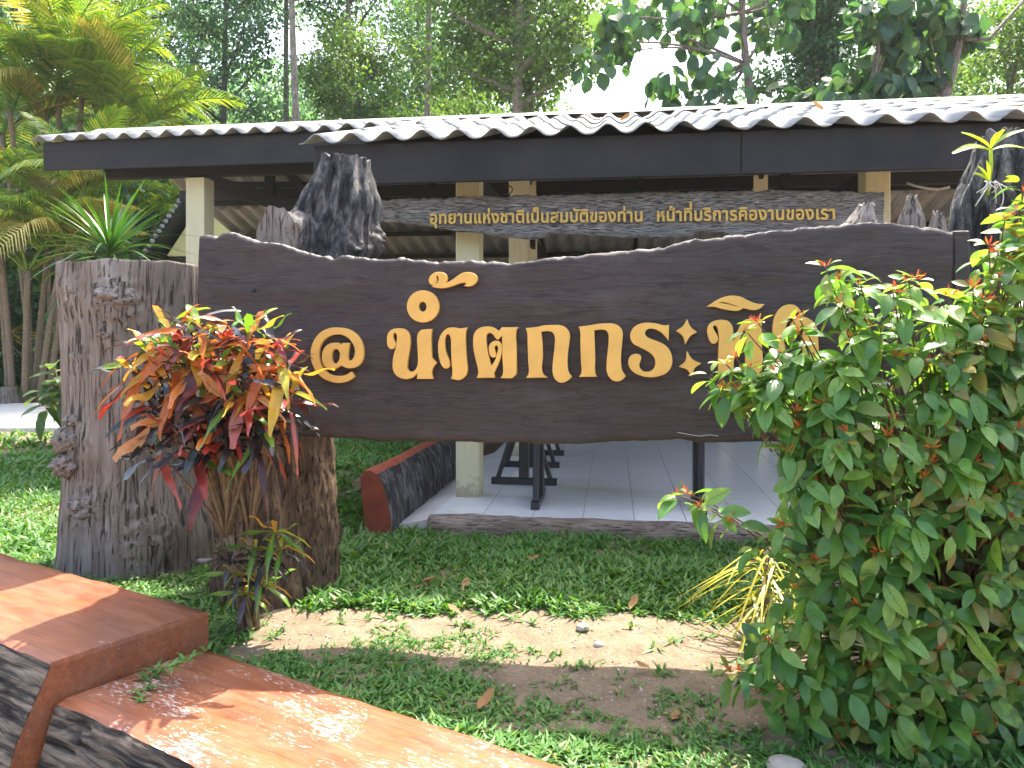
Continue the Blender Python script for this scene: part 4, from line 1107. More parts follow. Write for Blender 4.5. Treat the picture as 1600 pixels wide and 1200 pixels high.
# ------------------------------------------------------------------ flowering shrub on the right
def inpoly(x, y, poly):
    c = False; j = len(poly) - 1
    for i in range(len(poly)):
        xi, yi = poly[i]; xj, yj = poly[j]
        if (yi > y) != (yj > y) and x < (xj - xi) * (y - yi) / (yj - yi) + xi: c = not c
        j = i
    return c
bush_base = Vector((1.95, 3.15, -.02))
bush = empty('flowering_shrub', bush_base); tag(bush, 'large leafy green shrub with small red-orange flowers at the right, before the sign', 'shrub')
outline = [(1290, 412), (1330, 425), (1352, 470), (1400, 440), (1425, 430), (1470, 470), (1500, 440), (1540, 380), (1590, 330), (1700, 330), (1800, 520), (1800, 1290), (1205, 1290), (1190, 1190), (1210, 1130), (1175, 1070), (1185, 1000), (1235, 920), (1245, 870), (1200, 820), (1225, 770), (1240, 720), (1195, 690), (1180, 640), (1135, 620), (1115, 595), (1140, 565), (1190, 575), (1215, 535), (1245, 515), (1262, 540), (1300, 560), (1330, 520), (1310, 470), (1284, 440)]
whorls = []                                               # (tip, level 0..1)
def bush_depth(px, py):
    """front surface of the rounded shrub"""
    u = (px - 1500) / 420; v = (py - 830) / 520
    r2 = min(.98, u * u * .8 + v * v * .75)
    return 3.3 - .75 * math.sqrt(1 - r2)
tries = 0
while len(whorls) < 450 and tries < 40000:
    tries += 1
    px, py = random.uniform(1060, 1800), random.uniform(330, 1290)
    if not inpoly(px, py, outline): continue
    Y = bush_depth(px, py) + abs(random.gauss(0, .06))
    p_ = P(px, py, Y)
    if p_.z < -.05: continue
    if any((p_ - q[0]).length < .046 for q in whorls): continue
    whorls.append((p_, 0))
for px, py in ((1290, 418), (1312, 440), (1345, 446), (1400, 445), (1420, 440), (1250, 500), (1225, 535), (1110, 585), (1135, 570), (1150, 560), (1185, 505), (1168, 520), (1240, 502), (1060, 775), (1095, 790), (1120, 800), (1145, 815), (1075, 772), (1180, 855), (1160, 1050), (1205, 1000), (1590, 330), (1560, 395), (1545, 385), (1600, 300), (1520, 450), (1140, 1050), (1570, 345), (1592, 372), (1605, 350), (1580, 410), (1560, 440), (1540, 470), (1598, 285), (1612, 320), (1530, 500)):
    whorls.append((P(px, py, bush_depth(px, py) + .02), 1))
for _ in range(46):
    px, py = random.uniform(1110, 1330), random.uniform(530, 720)
    if inpoly(px, py, outline): whorls.append((P(px, py, bush_depth(px, py) + random.uniform(0, .12)), 0))
for _ in range(480):                                      # deeper layers
    px, py = random.uniform(1180, 1800), random.uniform(400, 1290)
    if not inpoly(px, py, outline): continue
    p_ = P(px, py, bush_depth(px, py) + random.uniform(.12, .6))
    if p_.z > 0 and p_.y < 3.88 - .13 * p_.x: whorls.append((p_, 2))
LB = [leaf_vf(6, .46, .22, .30, .45), leaf_vf(6, .50, .30, .15, .42), leaf_vf(6, .42, .15, .48, .48)]
LBm = [[mesh('leaf', *v, MAT[k_]) for v in LB] for k_ in ('hamelia', 'hameliay')]
items = []; flowers = []; twigs = []
centre = Vector((1.95, 3.35, .55))
for (tip, lev) in whorls:
    out = (tip - centre); out.normalize()
    axis = (out * .8 + Vector((random.gauss(0, .25), random.gauss(0, .25), .75))).normalized()
    n = random.randint(5, 7) if lev < 2 else random.randint(4, 6)
    perp = axis.cross(Vector((0, 0, 1))); perp = perp.normalized() if perp.length > .05 else Vector((1, 0, 0)); per2 = axis.cross(perp)
    a0 = random.uniform(0, 6.28)
    small = lev == 1 or (lev == 0 and random.random() < .45)
    for k_ in range(n):
        a = a0 + k_ * 2.4 + random.uniform(-.3, .3); rad = perp * math.cos(a) + per2 * math.sin(a)
        young = small and k_ >= n - 3
        el = random.uniform(.25, .7) if young else random.uniform(-.40, .35)
        d_ = (rad + axis * el + Vector((0, 0, -.28 if not young else 0))).normalized()
        L_ = random.uniform(.045, .075) if young else random.uniform(.075, .13)
        base_ = tip - axis * (k_ < n - 3) * random.uniform(.0, .05) + d_ * .014
        nr = (axis + Vector((0, 0, .5)) + Vector((random.gauss(0, .45), random.gauss(0, .45), random.gauss(0, .35)))).normalized()
        ylw = young or (lev != 2 and random.random() < .10)
        items.append((base_ - bush_base, d_, nr, L_, 1 if ylw else 0, random.randint(0, 2), lev, (base_ - Vector((0, 0, CAMZ))).length))
    if small and random.random() < .75: flowers.append((tip, axis))
    w0 = bush_base + Vector((random.uniform(-.25, .25), random.uniform(-.15, .2), .0))
    if random.random() < .55:
        mid = w0.lerp(tip, .55) + Vector((0, .08, .12)); twigs.append(bez(w0, mid, tip, 6))
    else:
        twigs.append(bez(tip - out * .28 + Vector((0, .05, -.1)), tip - out * .12, tip, 4))
def mat4(pos, axis, normal, s, ws=None):
    return Matrix(frames([pos], [axis], [normal], [s], None if ws is None else [ws])[0].tolist())
order = sorted((i for i in range(len(items)) if items[i][6] < 2), key=lambda i: -items[i][3] / items[i][7])
def onscreen(it):
    p_ = it[0] + bush_base; u = p_.x / p_.y; return u < .68 and CAMZ - p_.z < p_.y * .58
pick = [i for i in order if onscreen(items[i])][:290]; ps = set(pick)
for i in pick:
    it = items[i]; obj('leaf', LBm[it[4]][it[5]], bush, mat4=mat4(*it[:4]))
for yl in (0, 1):
    for v in range(3):
        sel = [items[i] for i in range(len(items)) if i not in ps and items[i][4] == yl and items[i][5] == v]
        if sel:
            bulk('foliage', *LB[v], frames([s[0] for s in sel], [s[1] for s in sel], [s[2] for s in sel], [s[3] for s in sel]), MAT['hameliay' if yl else 'hamelia'], bush)['kind'] = 'stuff'
V, F = join_vf([tube_vf([q - bush_base for q in t], list(np.linspace(.007 if len(t) > 4 else .004, .0025, len(t))), 5, False) for t in twigs])
o = obj('branches', mesh('branches', V, F, MAT['twig']), bush); o['kind'] = 'stuff'
FL = leaf_vf(2, .16, .2, .1, .7, 0, .5)
for (tip, axis) in flowers:
    nb = random.randint(5, 9); M_ = []
    for k_ in range(nb):
        d_ = (axis + Vector((random.gauss(0, .6), random.gauss(0, .6), random.gauss(0, .5)))).normalized()
        M_.append((d_ * .004, d_, Vector((random.gauss(0, 1), random.gauss(0, 1), random.gauss(0, 1))), random.uniform(.02, .042)))
    fo = bulk('flower', *FL, frames([m_[0] for m_ in M_], [m_[1] for m_ in M_], [m_[2] for m_ in M_], [m_[3] for m_ in M_], [m_[3] * 1.2 for m_ in M_]), MAT['flower'], bush)
    fo.location = tip - bush_base

# yellow striped plant at the left foot of the shrub
sp0 = G(1198, 985); spd = empty('striped_plant', sp0); tag(spd, 'clump of narrow drooping yellow-striped leaves at the left foot of the shrub', 'plant')
SPm = [mesh('leaf', *leaf_vf(12, .06, .2, d_, .4, .01), MAT['spider']) for d_ in (1.9, 2.4, 1.5)]
for i in range(64):
    a = random.uniform(0, 6.28); z0 = random.uniform(.08, .40)
    b_ = Vector((random.gauss(0, .03), random.gauss(0, .03), z0))
    obj('leaf', SPm[i % 3], spd, mat4=mat4(b_, (math.cos(a) * .8, math.sin(a) * .8, random.uniform(.5, 1.1)), (-math.cos(a), -math.sin(a), 1), random.uniform(.16, .26), random.uniform(.22, .32)))
for k_ in range(4): tube('stem', [(0, 0, -.03), (random.gauss(0, .02), random.gauss(0, .02), .22), (random.gauss(0, .04), random.gauss(0, .04), .42)], [.007, .006, .004], MAT['cane'], spd, 6)

# ------------------------------------------------------------------ croton before the board
cb = G(390, 972); cb.z = -.01
cro = empty('croton_bush', cb); tag(cro, 'croton bush with orange, red and dark wavy leaves in front of the sign', 'croton')
CL = [leaf_vf(10, .21, .25, .45, .62, .035, .45), leaf_vf(10, .23, .35, .75, .66, .028, .5, True, 1.2), leaf_vf(10, .18, .2, 1.0, .58, .035, .45, True, -.9), leaf_vf(10, .22, .3, .15, .66, .05, .5, True, .5)]
CLm = {k_: [mesh('leaf', *v, MAT[k_]) for v in CL] for k_ in ('cy', 'co', 'cr', 'cd', 'cg')}
ros = [(215, 545), (200, 580), (245, 540), (262, 515), (300, 520), (318, 505), (350, 520), (375, 515), (408, 520), (438, 530), (460, 545), (480, 575), (490, 620), (250, 585), (295, 575), (340, 570), (385, 570), (430, 580), (235, 640), (285, 635), (330, 630), (375, 635), (415, 625), (455, 640), (225, 705), (300, 690), (360, 690), (420, 690), (395, 600), (320, 545), (270, 560), (265, 665), (345, 660), (395, 665), (440, 675), (330, 715)]
stems = []
extra = []
for i, (px, py) in enumerate(ros):
    px = 335 + (px - 345) * .84; py = 545 + (py - 545) * .95
    edge = ((px - 345) / 190) ** 2 + ((py - 640) / 150) ** 2
    Y = 3.86 - .30 * math.sqrt(max(0, 1 - min(1, edge * .75))) + random.uniform(-.02, .10)
    tip = P(px, py, Y) - cb
    hgt = (700 - py) / 190.0                              # 1 at the top, 0 at the bottom
    out = Vector((tip.x - .0 + .13, tip.y * 1.3 + .05, tip.z - .75)); out.normalize()
    axis = (out * .75 + Vector((0, 0, .8))).normalized()
    perp = axis.cross(Vector((.2, .1, 1))).normalized(); per2 = axis.cross(perp)
    n = 11 if hgt > .2 else 9; a0 = random.uniform(0, 6.28)
    for k_ in range(n):
        f = k_ / (n - 1); a = a0 + k_ * 2.4
        rad = perp * math.cos(a) + per2 * math.sin(a)
        el = .0 + 1.8 * f ** 1.2
        d_ = (rad + axis * el + Vector((0, 0, -.12))).normalized()
        L_ = (.25 - .09 * f) * random.uniform(.85, 1.2)
        r_ = random.random()
        if hgt > .55: c_ = 'cg' if f > .72 and r_ < .6 else 'cy' if r_ < .26 else 'co' if r_ < .66 else 'cr' if r_ < .84 else 'cd'
        elif hgt > .25: c_ = 'cy' if f > .8 and r_ < .5 else 'co' if r_ < .22 else 'cr' if r_ < .52 else 'cd' if r_ < .92 else 'cg'
        else: c_ = 'cr' if r_ < .30 else 'co' if r_ < .36 else 'cd' if r_ < .94 else 'cg'
        b_ = tip - axis * (.09 * (1 - f)) + d_ * .008
        nr = (axis + Vector((random.gauss(0, .25), random.gauss(0, .25), .4))).normalized()
        if k_ % 5 in (0, 2, 4): extra.append((c_, random.randint(0, 3), b_, d_, nr, L_, L_ * random.uniform(.75, 1.2)))
        else: obj('leaf', CLm[c_][random.randint(0, 3)], cro, mat4=mat4(b_, d_, nr, L_, L_ * random.uniform(.75, 1.2)))
    stems.append((tip, axis))
for c_ in CLm:
    for v in range(4):
        sel = [e_ for e_ in extra if e_[0] == c_ and e_[1] == v]
        if sel: bulk('foliage', *CL[v], frames([q[2] for q in sel], [q[3] for q in sel], [q[4] for q in sel], [q[5] for q in sel], [q[6] for q in sel]), MAT[c_], cro)['kind'] = 'stuff'
fork = []
for i in range(5):
    a = i * 1.3; q = Vector((random.uniform(-.12, .10), random.uniform(-.05, .05), random.uniform(.38, .5)))
    tube('stem', [Vector((math.cos(a) * .04, math.sin(a) * .04, -.03)), q * .5 + Vector((math.cos(a) * .03, 0, 0)), q], [.015, .013, .011], MAT['cane'], cro, 7); fork.append(q)
for tip, axis in stems:
    q = min(fork, key=lambda f_: (f_ - tip).length + random.uniform(0, .2))
    tube('stem', bez(q, q.lerp(tip, .5) + Vector((0, .03, .05)), tip - axis * .005, 5), [.010, .009, .008, .007, .005], MAT['cane'], cro, 6)
for (px, py, cs) in ((430, 835, 'cg'), (412, 880, 'cd'), (375, 900, 'cg'), (400, 858, 'cg'), (440, 860, 'cg'), (385, 930, 'cg'), (410, 915, 'cg'), (360, 880, 'cd')):       # low green shoots
    tip = P(px, py, 3.85) - cb
    tube('stem', [(.01, 0, .0), tip * .6, tip], [.008, .007, .005], MAT['cane'], cro, 6)
    for k_ in range(8):
        a = k_ * 2.4; d_ = Vector((math.cos(a), math.sin(a) * .8 - .2, -.2 + .17 * k_)).normalized()
        obj('leaf', CLm['cy' if (cs == 'cg' and k_ > 4) else cs if random.random() < .75 else 'cd'][k_ % 4], cro, mat4=mat4(tip, d_, (0, -.2, 1), random.uniform(.12, .22)))

# sapling behind the stump at the left
s0_ = G(100, 690); sap = empty('sapling', s0_); tag(sap, 'pale green sapling with large drooping leaves left of the grey stump', 'plant')
SM = [mesh('leaf', *leaf_vf(6, .4, .25, d_, .5, .02), MAT['forestb']) for d_ in (.4, .8)]
for k_, (px, py) in enumerate(((85, 570), (98, 600), (70, 610))):
    tip = P(px, py, s0_.y - .05 * k_) - s0_
    tube('stem', [(0, 0, -.03), tip * .5 + Vector((.05, 0, 0)), tip], [.014, .011, .007], MAT['cane'], sap, 6)
    for j in range(10):
        a = j * 2.4 + k_; d_ = Vector((math.cos(a), math.sin(a), .9 - .17 * j)).normalized()
        obj('leaf', SM[j % 2], sap, mat4=mat4(tip - Vector((0, 0, .035 * j)), d_, (0, -.3, 1), random.uniform(.28, .42)))

# orchid on the charred post
ob = P(1549, 285, 3.98); orc = empty('orchid', ob); tag(orc, 'small yellow-green orchid with strap leaves on top of the charred post', 'orchid')
OM = [mesh('leaf', *leaf_vf(7, w_, .5, d_, .55, 0, .35), MAT['orchid']) for w_, d_ in ((.27, .35), (.24, .15))]
top = P(1548, 232, 3.98) - ob
tube('stem', [(.0, .03, -.06), top * .5, top], [.009, .010, .008], MAT['orchid'], orc, 7)
for px, py in ((1502, 222), (1511, 209), (1562, 205), (1588, 201), (1594, 223)):
    d_ = P(px, py, 3.9) - P(1547, 240, 3.98); obj('leaf', OM[px % 2], orc, mat4=mat4(top + Vector((0, 0, (py < 215) * .01 - .01)), d_, Vector((0, -.6, 1)), d_.length * 1.08))
b2 = P(1545, 283, 3.95) - ob
for px, py in ((1526, 271), (1533, 262), (1545, 255)):
    d_ = P(px, py, 3.92) - P(1545, 285, 3.95); obj('leaf', OM[1], orc, mat4=mat4(b2, d_, (0, -1, .6), d_.length * 1.1))
for k_ in range(9):
    q = b2 + Vector((random.uniform(-.03, .05), 0, 0)); t_ = q + Vector((random.uniform(-.10, .10), random.uniform(-.02, .03), random.uniform(-.16, -.02)))
    tube('root', bez(q, q.lerp(t_, .5) + Vector((random.uniform(-.05, .05), -.03, 0)), t_, 6), .003, MAT['concrete'], orc, 5)

# ------------------------------------------------------------------ trees
def limb_paths(h, trunk_top, crown_r, n_limbs, seed, lean=(0, 0)):
    rs = random.Random(seed)
    tr = [Vector((lean[0] * t + .05 * h * .3 * math.sin(t * 3 + seed) * t, lean[1] * t, h * t)) for t in [i / 7 for i in range(8)]]
    limbs = []
    for k_ in range(n_limbs):
        t = trunk_top + (1 - trunk_top) * (k_ + .3) / n_limbs
        q = tr[min(6, int(t * 7))].lerp(tr[min(7, int(t * 7) + 1)], t * 7 - int(t * 7))
        a = k_ * 2.4 + rs.uniform(-.5, .5); r_ = crown_r * rs.uniform(.55, .95) * (1.1 - .55 * (t - trunk_top) / (1 - trunk_top + .01))
        e_ = q + Vector((math.cos(a) * r_, math.sin(a) * r_, rs.uniform(.08, .25) * h * .6))
        limbs.append(bez(q, q.lerp(e_, .5) + Vector((0, 0, -.03 * h * rs.random())), e_, 6))
    return tr, limbs
def crown_frames(limbs, tr, per, spread, lsize, seed, flat=.6, top=True):
    rg = np.random.default_rng(seed); pos = []
    cent = []
    for l in limbs:
        for q in (l[2], l[3], l[4], l[5], l[5]): cent.append(np.array(q) + rg.normal(0, spread * .35, 3))
    if top:
        for k_ in range(4): cent.append(np.array(tr[-1]) + rg.normal(0, spread * .5, 3))
    cent = np.array(cent); n = len(cent) * per
    c = np.repeat(cent, per, 0)
    d = rg.normal(0, 1, (n, 3)); d /= np.linalg.norm(d, axis=1, keepdims=True)
    rad = spread * rg.random(n) ** .45 * np.repeat(rg.uniform(.6, 1.25, len(cent)), per)
    off = d * rad[:, None]; off[:, 2] *= flat
    p_ = c + off
    ax = d * .6 + rg.normal(0, .6, (n, 3)); ax[:, 2] -= .35
    nr = rg.normal(0, .55, (n, 3)); nr[:, 2] += 1.0; nr += d * .35
    s_ = rg.uniform(.7, 1.25, n) * lsize
    return frames(p_, ax, nr, s_, s_ * rg.uniform(.9, 1.5, n))
class Kind:
    def __init__(s, h, tt, cr, nl, per, spread, lsize, leafm, seed, trunk_r=.16, lean=(0, 0), barkm='trunk', tmpl=DIAMOND):
        tr, limbs = limb_paths(h, tt, cr, nl, seed, lean)
        parts = [tube_vf(tr, list(np.linspace(trunk_r, trunk_r * .35, len(tr))), 12)] + [tube_vf(l, list(np.linspace(trunk_r * .4, trunk_r * .08, len(l))), 6) for l in limbs]
        V, F = join_vf(parts); s.trunk = mesh('tree_trunk', V, F, MAT[barkm])
        o = bulk('tree_crown', *tmpl, crown_frames(limbs, tr, per, spread, lsize, seed), MAT[leafm], None, False)
        s.crown = o.data; bpy.data.objects.remove(o)
def plant_tree(name, kind, loc, scale, rz, label, group='trees behind the pavilion', cat='tree'):
    e = empty(name, loc, rz); e.scale = (scale,) * 3
    tag(e, label, cat, group)
    obj('trunk', kind.trunk, e); obj('crown', kind.crown, e)
    return e
KA = Kind(14, .25, 3.6, 17, 165, 1.25, .165, 'forest', 21, .2)
KB = Kind(13, .45, 3.2, 15, 220, 1.1, .155, 'forestb', 22, .17, (.8, .3))
KC = Kind(17, .70, 3.0, 12, 220, 1.05, .155, 'forest', 23, .15, (-.9, 0), 'paletrunk')
KN = Kind(14, .55, 1.7, 14, 190, .8, .15, 'forest', 27, .17)
KT = Kind(14, .58, 3.2, 13, 200, 1.1, .155, 'forestb', 28, .24, (.5, .2), 'paletrunk')
KD = Kind(10, .12, 3.0, 16, 220, 1.15, .145, 'forestb', 24, .16)
KE = Kind(3.0, .1, 1.2, 10, 110, .62, .14, 'forest', 25, .06)
KF = Kind(2.2, .1, 1.0, 10, 110, .5, .12, 'forestb', 26, .05)
def ground_at(px, Y):
    x_ = (px - CX) / FPX * Y; return Vector((x_, Y, float(gz(x_, Y)) - .1))
TREES = [
 (KC, 490, 22.5, 1.0, 0.3, 'tall pale-trunked tree rising behind the left end of the pavilion roof'),
 (KC, 446, 33, 1.15, 1.9, 'slim tall tree just left of the pale-trunked one'),
 (KC, 130, 28, 1.1, 2.5, 'tall tree whose trunk tops the palms at the upper left'),
 (KA, 230, 32, 1.1, .8, 'dense dark tree above the left wing of the roof'),
 (KA, 345, 30, 1.0, 3.9, 'dark leafy tree between the palms and the pale trunk'),
 (KA, 30, 36, 1.25, 1.2, 'dark tree in the upper left corner'),
 (KA, 300, 41, 1.25, 5.0, 'far dark tree filling the upper left behind the others'),
 (KB, 580, 27, .85, 2.2, 'green tree right of the pale trunk above the roof'),
 (KA, 650, 31, .95, 4.4, 'broad green tree left of the double trunk'),
 (KT, 803, 20, .92, .5, 'thick forked tree above the middle of the roof'),
 (KT, 836, 21.5, .95, 3.1, 'second stem leaning beside the thick forked tree'),
 (KD, 720, 27, .9, 1.0, 'bright green tree low over the middle of the ridge'),
 (KD, 915, 25, .72, 5.2, 'yellow-green rounded tree left of the bright sky gap'),
 (KA, 760, 35, 1.0, 2.8, 'far tree behind the forked one'),
 (KA, 150, 43, 1.3, 2.0, 'farthest tree on the left slope'),
 (KA, 700, 38, 1.15, .2, 'far leafy tree left of the forked tree'),
 (KA, 540, 36, 1.15, 2.6, 'far tree just right of the pale trunk'),
 (KC, 562, 31, 1.15, 5.6, 'slender pale trunk between the pale-trunked tree and the forked one'),
 (KC, 212, 30, 1.15, .9, 'slender trunk right of the palm crowns'),
 (KC, 655, 25, 1.0, 2.2, 'slender trunk left of the forked tree'),
 (KN, 1266, 22, 1.0, .9, 'left of the twin slender trunks above the right roof'),
 (KN, 1286, 22.4, 1.03, 4.0, 'right of the twin slender trunks above the right roof'),
 (KA, 1375, 27, .72, 2.1, 'dark fine-leaved tree behind the twin trunks'),
 (KA, 1450, 25, .80, 5.5, 'dark fine-leaved tree over the right half of the roof'),
 (KD, 1575, 19, .95, .7, 'bright leafy tree in the upper right corner'),
 (KA, 1670, 26, 1.0, 3.0, 'dark tree cut by the right edge of the picture'),
 (KA, -80, 34, 1.2, 4.1, 'dark tree cut by the left edge of the picture'),
 (KB, 1500, 32, .9, 1.4, 'far tree behind the right corner of the roof'),
]
for i, (kd, px, Y, s_, rz, lab) in enumerate(TREES):
    plant_tree('forest_tree', kd, ground_at(px, Y), s_, rz, lab)
SHR = [(KE, 15, 22.5, 1.5, 'dark shrub at the far left behind the path'), (KF, 60, 22, 1.1, 'low light green shrub behind the small lawn'), (KE, 110, 23.5, 1.7, 'dark shrub behind the grey stump'),
       (KE, 190, 22, 1.8, 'dark shrub behind the spiky plant'), (KE, 262, 23, 1.9, 'leafy shrub left of the cream post'), (KE, -60, 22, 1.8, 'dark shrub cut by the left edge'),
       (KE, 330, 26, 1.8, 'shrub beyond the yellow house'), (KE, -10, 26, 2.4, 'tall shrub under the palms at the far left'), (KE, 80, 27, 2.5, 'tall shrub behind the palms'), (KE, 180, 26, 2.4, 'tall shrub behind the left wing'), (KE, 270, 27, 2.3, 'tall shrub beside the house roof')]
for i, (kd, px, Y, s_, lab) in enumerate(SHR):
    plant_tree('shrub', kd, ground_at(px, Y), s_, i * 1.7, lab, 'shrubs behind the lawn', 'shrub')
# far wood closing the slope behind everything
rg = np.random.default_rng(5); cx_ = rg.uniform(-70, 60, 420); cy_ = rg.uniform(42, 80, 420)
kp = ~((cx_ / cy_ > .06) & (cx_ / cy_ < .45)) & (rg.random(420) < .6); cx_, cy_ = cx_[kp], cy_[kp]
cz_ = gz(cx_, cy_) + rg.uniform(2, 9, len(cx_)); n = len(cx_) * 130
d = rg.normal(0, 1, (n, 3)); d /= np.linalg.norm(d, axis=1, keepdims=True)
pos = np.repeat(np.stack([cx_, cy_, cz_], 1), 130, 0) + d * (rg.random(n) ** .4)[:, None] * 3.4
ax = rg.normal(0, 1, (n, 3)); nr = rg.normal(0, .6, (n, 3)); nr[:, 2] += 1
tag(bulk('far_wood', *DIAMOND, frames(pos, ax, nr, rg.uniform(.6, 1.1, n), rg.uniform(.7, 1.2, n)), MAT['forest'], None, False), 'distant wood closing the slope behind the trees', 'wood', kind='stuff')

# broad-leaved trees close behind the roof on the right
BL = leaf_vf(4, .75, .2, .35, .5, .02)
def broad_tree(label, paths, leaf_spots, base, n_each, spread, size, seed):
    e = empty('broad_leaved_tree', base); tag(e, label, 'tree', 'trees behind the pavilion')
    V, F = join_vf([tube_vf([q - base for q in p_], list(np.linspace(r0, r1, len(p_))), 8) for p_, r0, r1 in paths])
    obj('trunk', mesh('broad_trunk', V, F, MAT['trunk']), e)
    rg = np.random.default_rng(seed); pos, ax, nr, ss = [], [], [], []
    for c in leaf_spots:
        for k_ in range(n_each):
            d_ = rg.normal(0, 1, 3); d_ /= np.linalg.norm(d_)
            pos.append(np.array(c - base) + d_ * spread * rg.random() ** .5 * np.array((1, 1, .8)))
            ax.append(d_ * .5 + rg.normal(0, .45, 3) + np.array((0, 0, -.75))); nr.append(rg.normal(0, .5, 3) + np.array((0, -.5, .8))); ss.append(rg.uniform(.65, 1.2) * size)
    bulk('crown', *BL, frames(pos, ax, nr, ss), MAT['teak'], e)['kind'] = 'stuff'
Yt = 17.0
tb = P(1176, 520, Yt); tb.z = -.1
p0, p1, p2 = P(1175, 170, Yt), P(1166, 100, Yt), P(1160, 20, Yt)
paths = [([tb, P(1176, 330, Yt), p0, p1, p2, P(1166, -120, Yt)], .13, .045)]
ends = [(1085, 60, .5), (1010, 40, .2), (960, 20, -.3), (1050, -40, .8), (1100, 10, 0), (1200, 50, .4), (1240, -20, -.2), (1215, 0, .6), (1140, -60, -.5), (930, 70, .1), (1075, 140, .3), (1065, 165, .0), (1125, 120, -.3), (985, 80, .5), (1110, 170, .2)]
for px, py, dy in ends: paths.append((bez(p1 if py > 30 else p2, P((px + 1165) / 2, py - 18 if py > 60 else py + 20, Yt + dy / 2), P(px, py, Yt + dy), 6), .042, .012))
sp_ = [P(px + random.gauss(0, 16), py + random.gauss(0, 16), Yt + dy + random.gauss(0, .3)) for px, py, dy in ends for _ in range(3)]
broad_tree('broad-leaved tree with bare sloping branches before the bright sky gap', paths, sp_, tb, 14, .46, .37, 61)
Yt = 16.4
tb = P(1478, 520, Yt); tb.z = -.1
f0, f1 = P(1478, 150, Yt), P(1500, 60, Yt)
paths = [([tb, P(1478, 300, Yt), f0, f1, P(1512, -60, Yt)], .15, .06), ([P(1352, 300, Yt), P(1356, 160, Yt), P(1372, 80, Yt), P(1390, -20, Yt)], .09, .045), ([f1, P(1545, 62, Yt), P(1600, 0, Yt)], .06, .03)]
ends = [(1385, 20, 0), (1425, 40, .3), (1460, 30, -.2), (1400, 75, .2), (1375, 130, 0), (1440, 130, .4), (1480, 20, .1), (1360, 40, -.3), (1500, 50, .3), (1340, 165, .2), (1270, 155, .1), (1300, 160, -.2), (1245, 165, .2), (1420, -30, 0), (1330, 100, .5), (1415, 150, -.2)]
for px, py, dy in ends: paths.append((bez(f0 if px > 1420 else P(1356, 160, Yt), P((px + 1420) / 2, py + 10, Yt + dy / 2), P(px, py, Yt + dy), 5), .032, .01))
sp_ = [P(px + random.gauss(0, 14), py + random.gauss(0, 14), Yt + dy + random.gauss(0, .25)) for px, py, dy in ends for _ in range(3)]
broad_tree('broad-leaved tree with large drooping leaves and forked trunk behind the right roof', paths, sp_, tb, 14, .46, .44, 62)

# ------------------------------------------------------------------ palms and spiky plant on the left
def frond_vf(nl=26, droop=.55, rise=.35, ll=.34, curl=.5, seed=0):
    rs = random.Random(seed)
    sp = lambda t: Vector((0, t * (1 - .25 * droop * t), rise * t - droop * t * t))
    parts = [tube_vf([sp(i / 8) for i in range(9)], [.012 - .009 * i / 8 for i in range(9)], 5, False)]
    for i in range(nl):
        t = .18 + .82 * i / (nl - 1); p_ = sp(t); tg = (sp(min(1, t + .03)) - sp(t - .03)).normalized()
        L_ = ll * (math.sin(math.pi * (.12 + .80 * t)) ** .7) * rs.uniform(.9, 1.1)
        for s_ in (-1, 1):
            fw = .35 + .75 * t
            d_ = (Vector((s_, 0, 0)) + tg * fw + Vector((0, 0, .25))).normalized()
            m_ = p_ + d_ * L_ * .55; e_ = p_ + d_ * L_ * .95 + Vector((0, 0, -curl * L_ * rs.uniform(.7, 1.2)))
            w_ = tg * (.015 * (1.1 - .4 * t)); 
            parts.append(([p_ - w_ * .5, p_ + w_ * .5, m_ - w_, m_ + w_, e_], [(0, 1, 3, 2), (2, 3, 4)]))
    return join_vf(parts)
FRm = {k_: [mesh('frond', *frond_vf(26, d_, r_, .34, c_, i), MAT[k_]) for i, (d_, r_, c_) in enumerate(((.55, .5, .35), (.85, .6, .5), (.35, .6, .3)))] for k_ in ('palm', 'palmy')}
def palm(loc, stems, label, group, yl=.15):
    e = empty('palm', loc); tag(e, label, 'palm', group)
    for (dx, dy, h, nf, L_) in stems:
        top = Vector((dx, dy, h))
        tube('stem', bez((dx * .4, dy * .4, -.1), (dx * .6, dy * .6, h * .5), top, 6), [.075, .07, .065, .06, .06, .065], MAT['cane'], e, 8)
        for k_ in range(nf):
            a = k_ * 2.4 + random.uniform(-.3, .3); up = random.uniform(.15, 1.0)
            d_ = Vector((math.cos(a), math.sin(a), up)).normalized()
            obj('frond', FRm['palmy' if random.random() < yl else 'palm'][random.randint(0, 2)], e, mat4=mat4(top + d_ * .05, d_, Vector((-math.cos(a) * up, -math.sin(a) * up, 1)), L_ * random.uniform(.8, 1.15)))
def palm_at(px, Y, tops, label, yl, L_):
    b_ = ground_at(px, Y)
    palm(b_, [((tx_ - px) / FPX * Y, random.uniform(-.4, .4), zat(ty_, Y) - b_.z, nf, L_) for tx_, ty_, nf in tops], label, 'palms at the left', yl)
palm_at(85, 20.5, [(20, 120, 10), (80, 95, 11), (125, 140, 10), (165, 185, 10), (60, 180, 8), (10, 215, 7), (205, 225, 8)], 'tall clump of feathery yellow-green palms at the upper left', .10, 3.0)
palm_at(35, 16.7, [(15, 395, 10), (70, 345, 10), (60, 425, 9), (-30, 300, 8), (105, 395, 9), (130, 300, 8)], 'lower palm with yellowed arching fronds at the left edge', .30, 2.2)
palm_at(215, 21.0, [(215, 240, 8), (190, 330, 8), (235, 350, 7)], 'green palm behind the spiky plant', .1, 2.1)
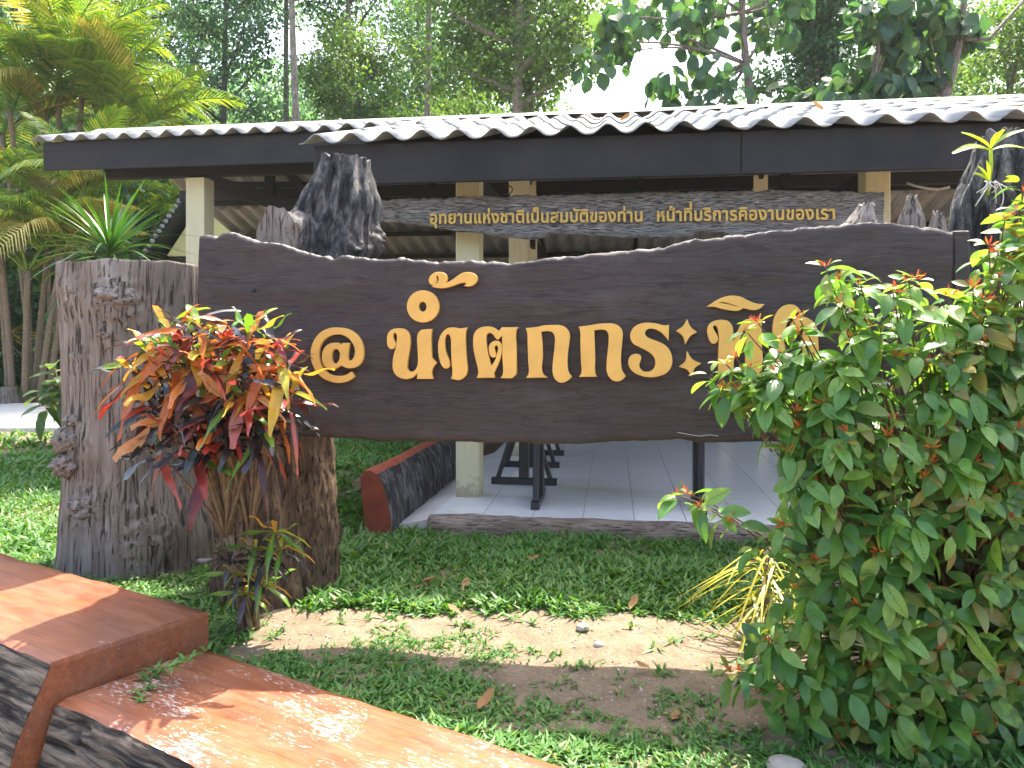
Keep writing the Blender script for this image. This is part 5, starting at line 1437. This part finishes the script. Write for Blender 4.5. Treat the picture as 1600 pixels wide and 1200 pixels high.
# spiky rosette plant
b_ = ground_at(172, 8.6); spk = empty('spiky_plant', b_); tag(spk, 'rosette of long sword-shaped green leaves above the grey stump', 'plant')
top = P(172, 408, 8.6) - b_
tube('stem', [(0, 0, -.1), top * .6, top], [.09, .08, .07], MAT['cane'], spk, 8)
SWm = [mesh('leaf', *leaf_vf(9, .034, .4, d_, .3, 0, .04), MAT['sword']) for d_ in (.22, .5, .8)]
for k_ in range(110):
    f = k_ / 109; a = k_ * 2.4; el = -.15 + 2.2 * f ** 1.4
    d_ = Vector((math.cos(a), math.sin(a), el)).normalized()
    obj('leaf', SWm[0 if f > .6 else 1 if f > .25 else 2], spk, mat4=mat4(top + Vector((0, 0, .12 * f)), d_, Vector((-math.cos(a) * el, -math.sin(a) * el, 1)), random.uniform(.7, 1.1), random.uniform(.7, 1.2)))
# croton-like shrub with yellowish leaves behind the lawn
for (px, py, Y, lab) in ((85, 525, 20.4, 'yellow-leaved shrub behind the small lawn, left of the stump'), (125, 540, 19.8, 'second yellow-leaved shrub right against the stump edge')):
    b_ = ground_at(px, Y); e = empty('yellow_shrub', b_); tag(e, lab, 'shrub')
    top = P(px, py, Y) - b_; M_ = []
    for k_ in range(9):
        q = top + Vector((random.gauss(0, .6), random.gauss(0, .4), random.gauss(0, .35)))
        tube('stem', [(0, 0, 0), q * .6, q], [.02, .015, .01], MAT['cane'], e, 5)
        for j in range(14):
            a = j * 2.4; d_ = Vector((math.cos(a), math.sin(a), -.2 + .09 * j)).normalized()
            M_.append((q - Vector((0, 0, .02 * (14 - j))), d_, (0, -.2, 1), random.uniform(.28, .45)))
    cutn = len(M_) // 2
    for nm, mm, sel in (('foliage', 'cg', M_[:cutn]), ('foliage', 'cy', M_[cutn:])):
        bulk(nm, *CL[0], frames([m_[0] for m_ in sel], [m_[1] for m_ in sel], [m_[2] for m_ in sel], [m_[3] for m_ in sel]), MAT[mm], e)['kind'] = 'stuff'


# ------------------------------------------------------------------ thin bright air between the trees
w = W('air'); vo = w.n('VolumePrincipled', {'Color': (.90, .96, 1.0), 'Density': .00045, 'Anisotropy': .2}).outputs[0]
w.n('OutputMaterial', {'Volume': vo})
V, F = box_vf(-85, 75, -12, 95, -2.0, 38)
tag(obj('haze', mesh('haze', V, F, w.m, False)), 'thin pale haze lying over the whole clearing', 'haze', kind='stuff')
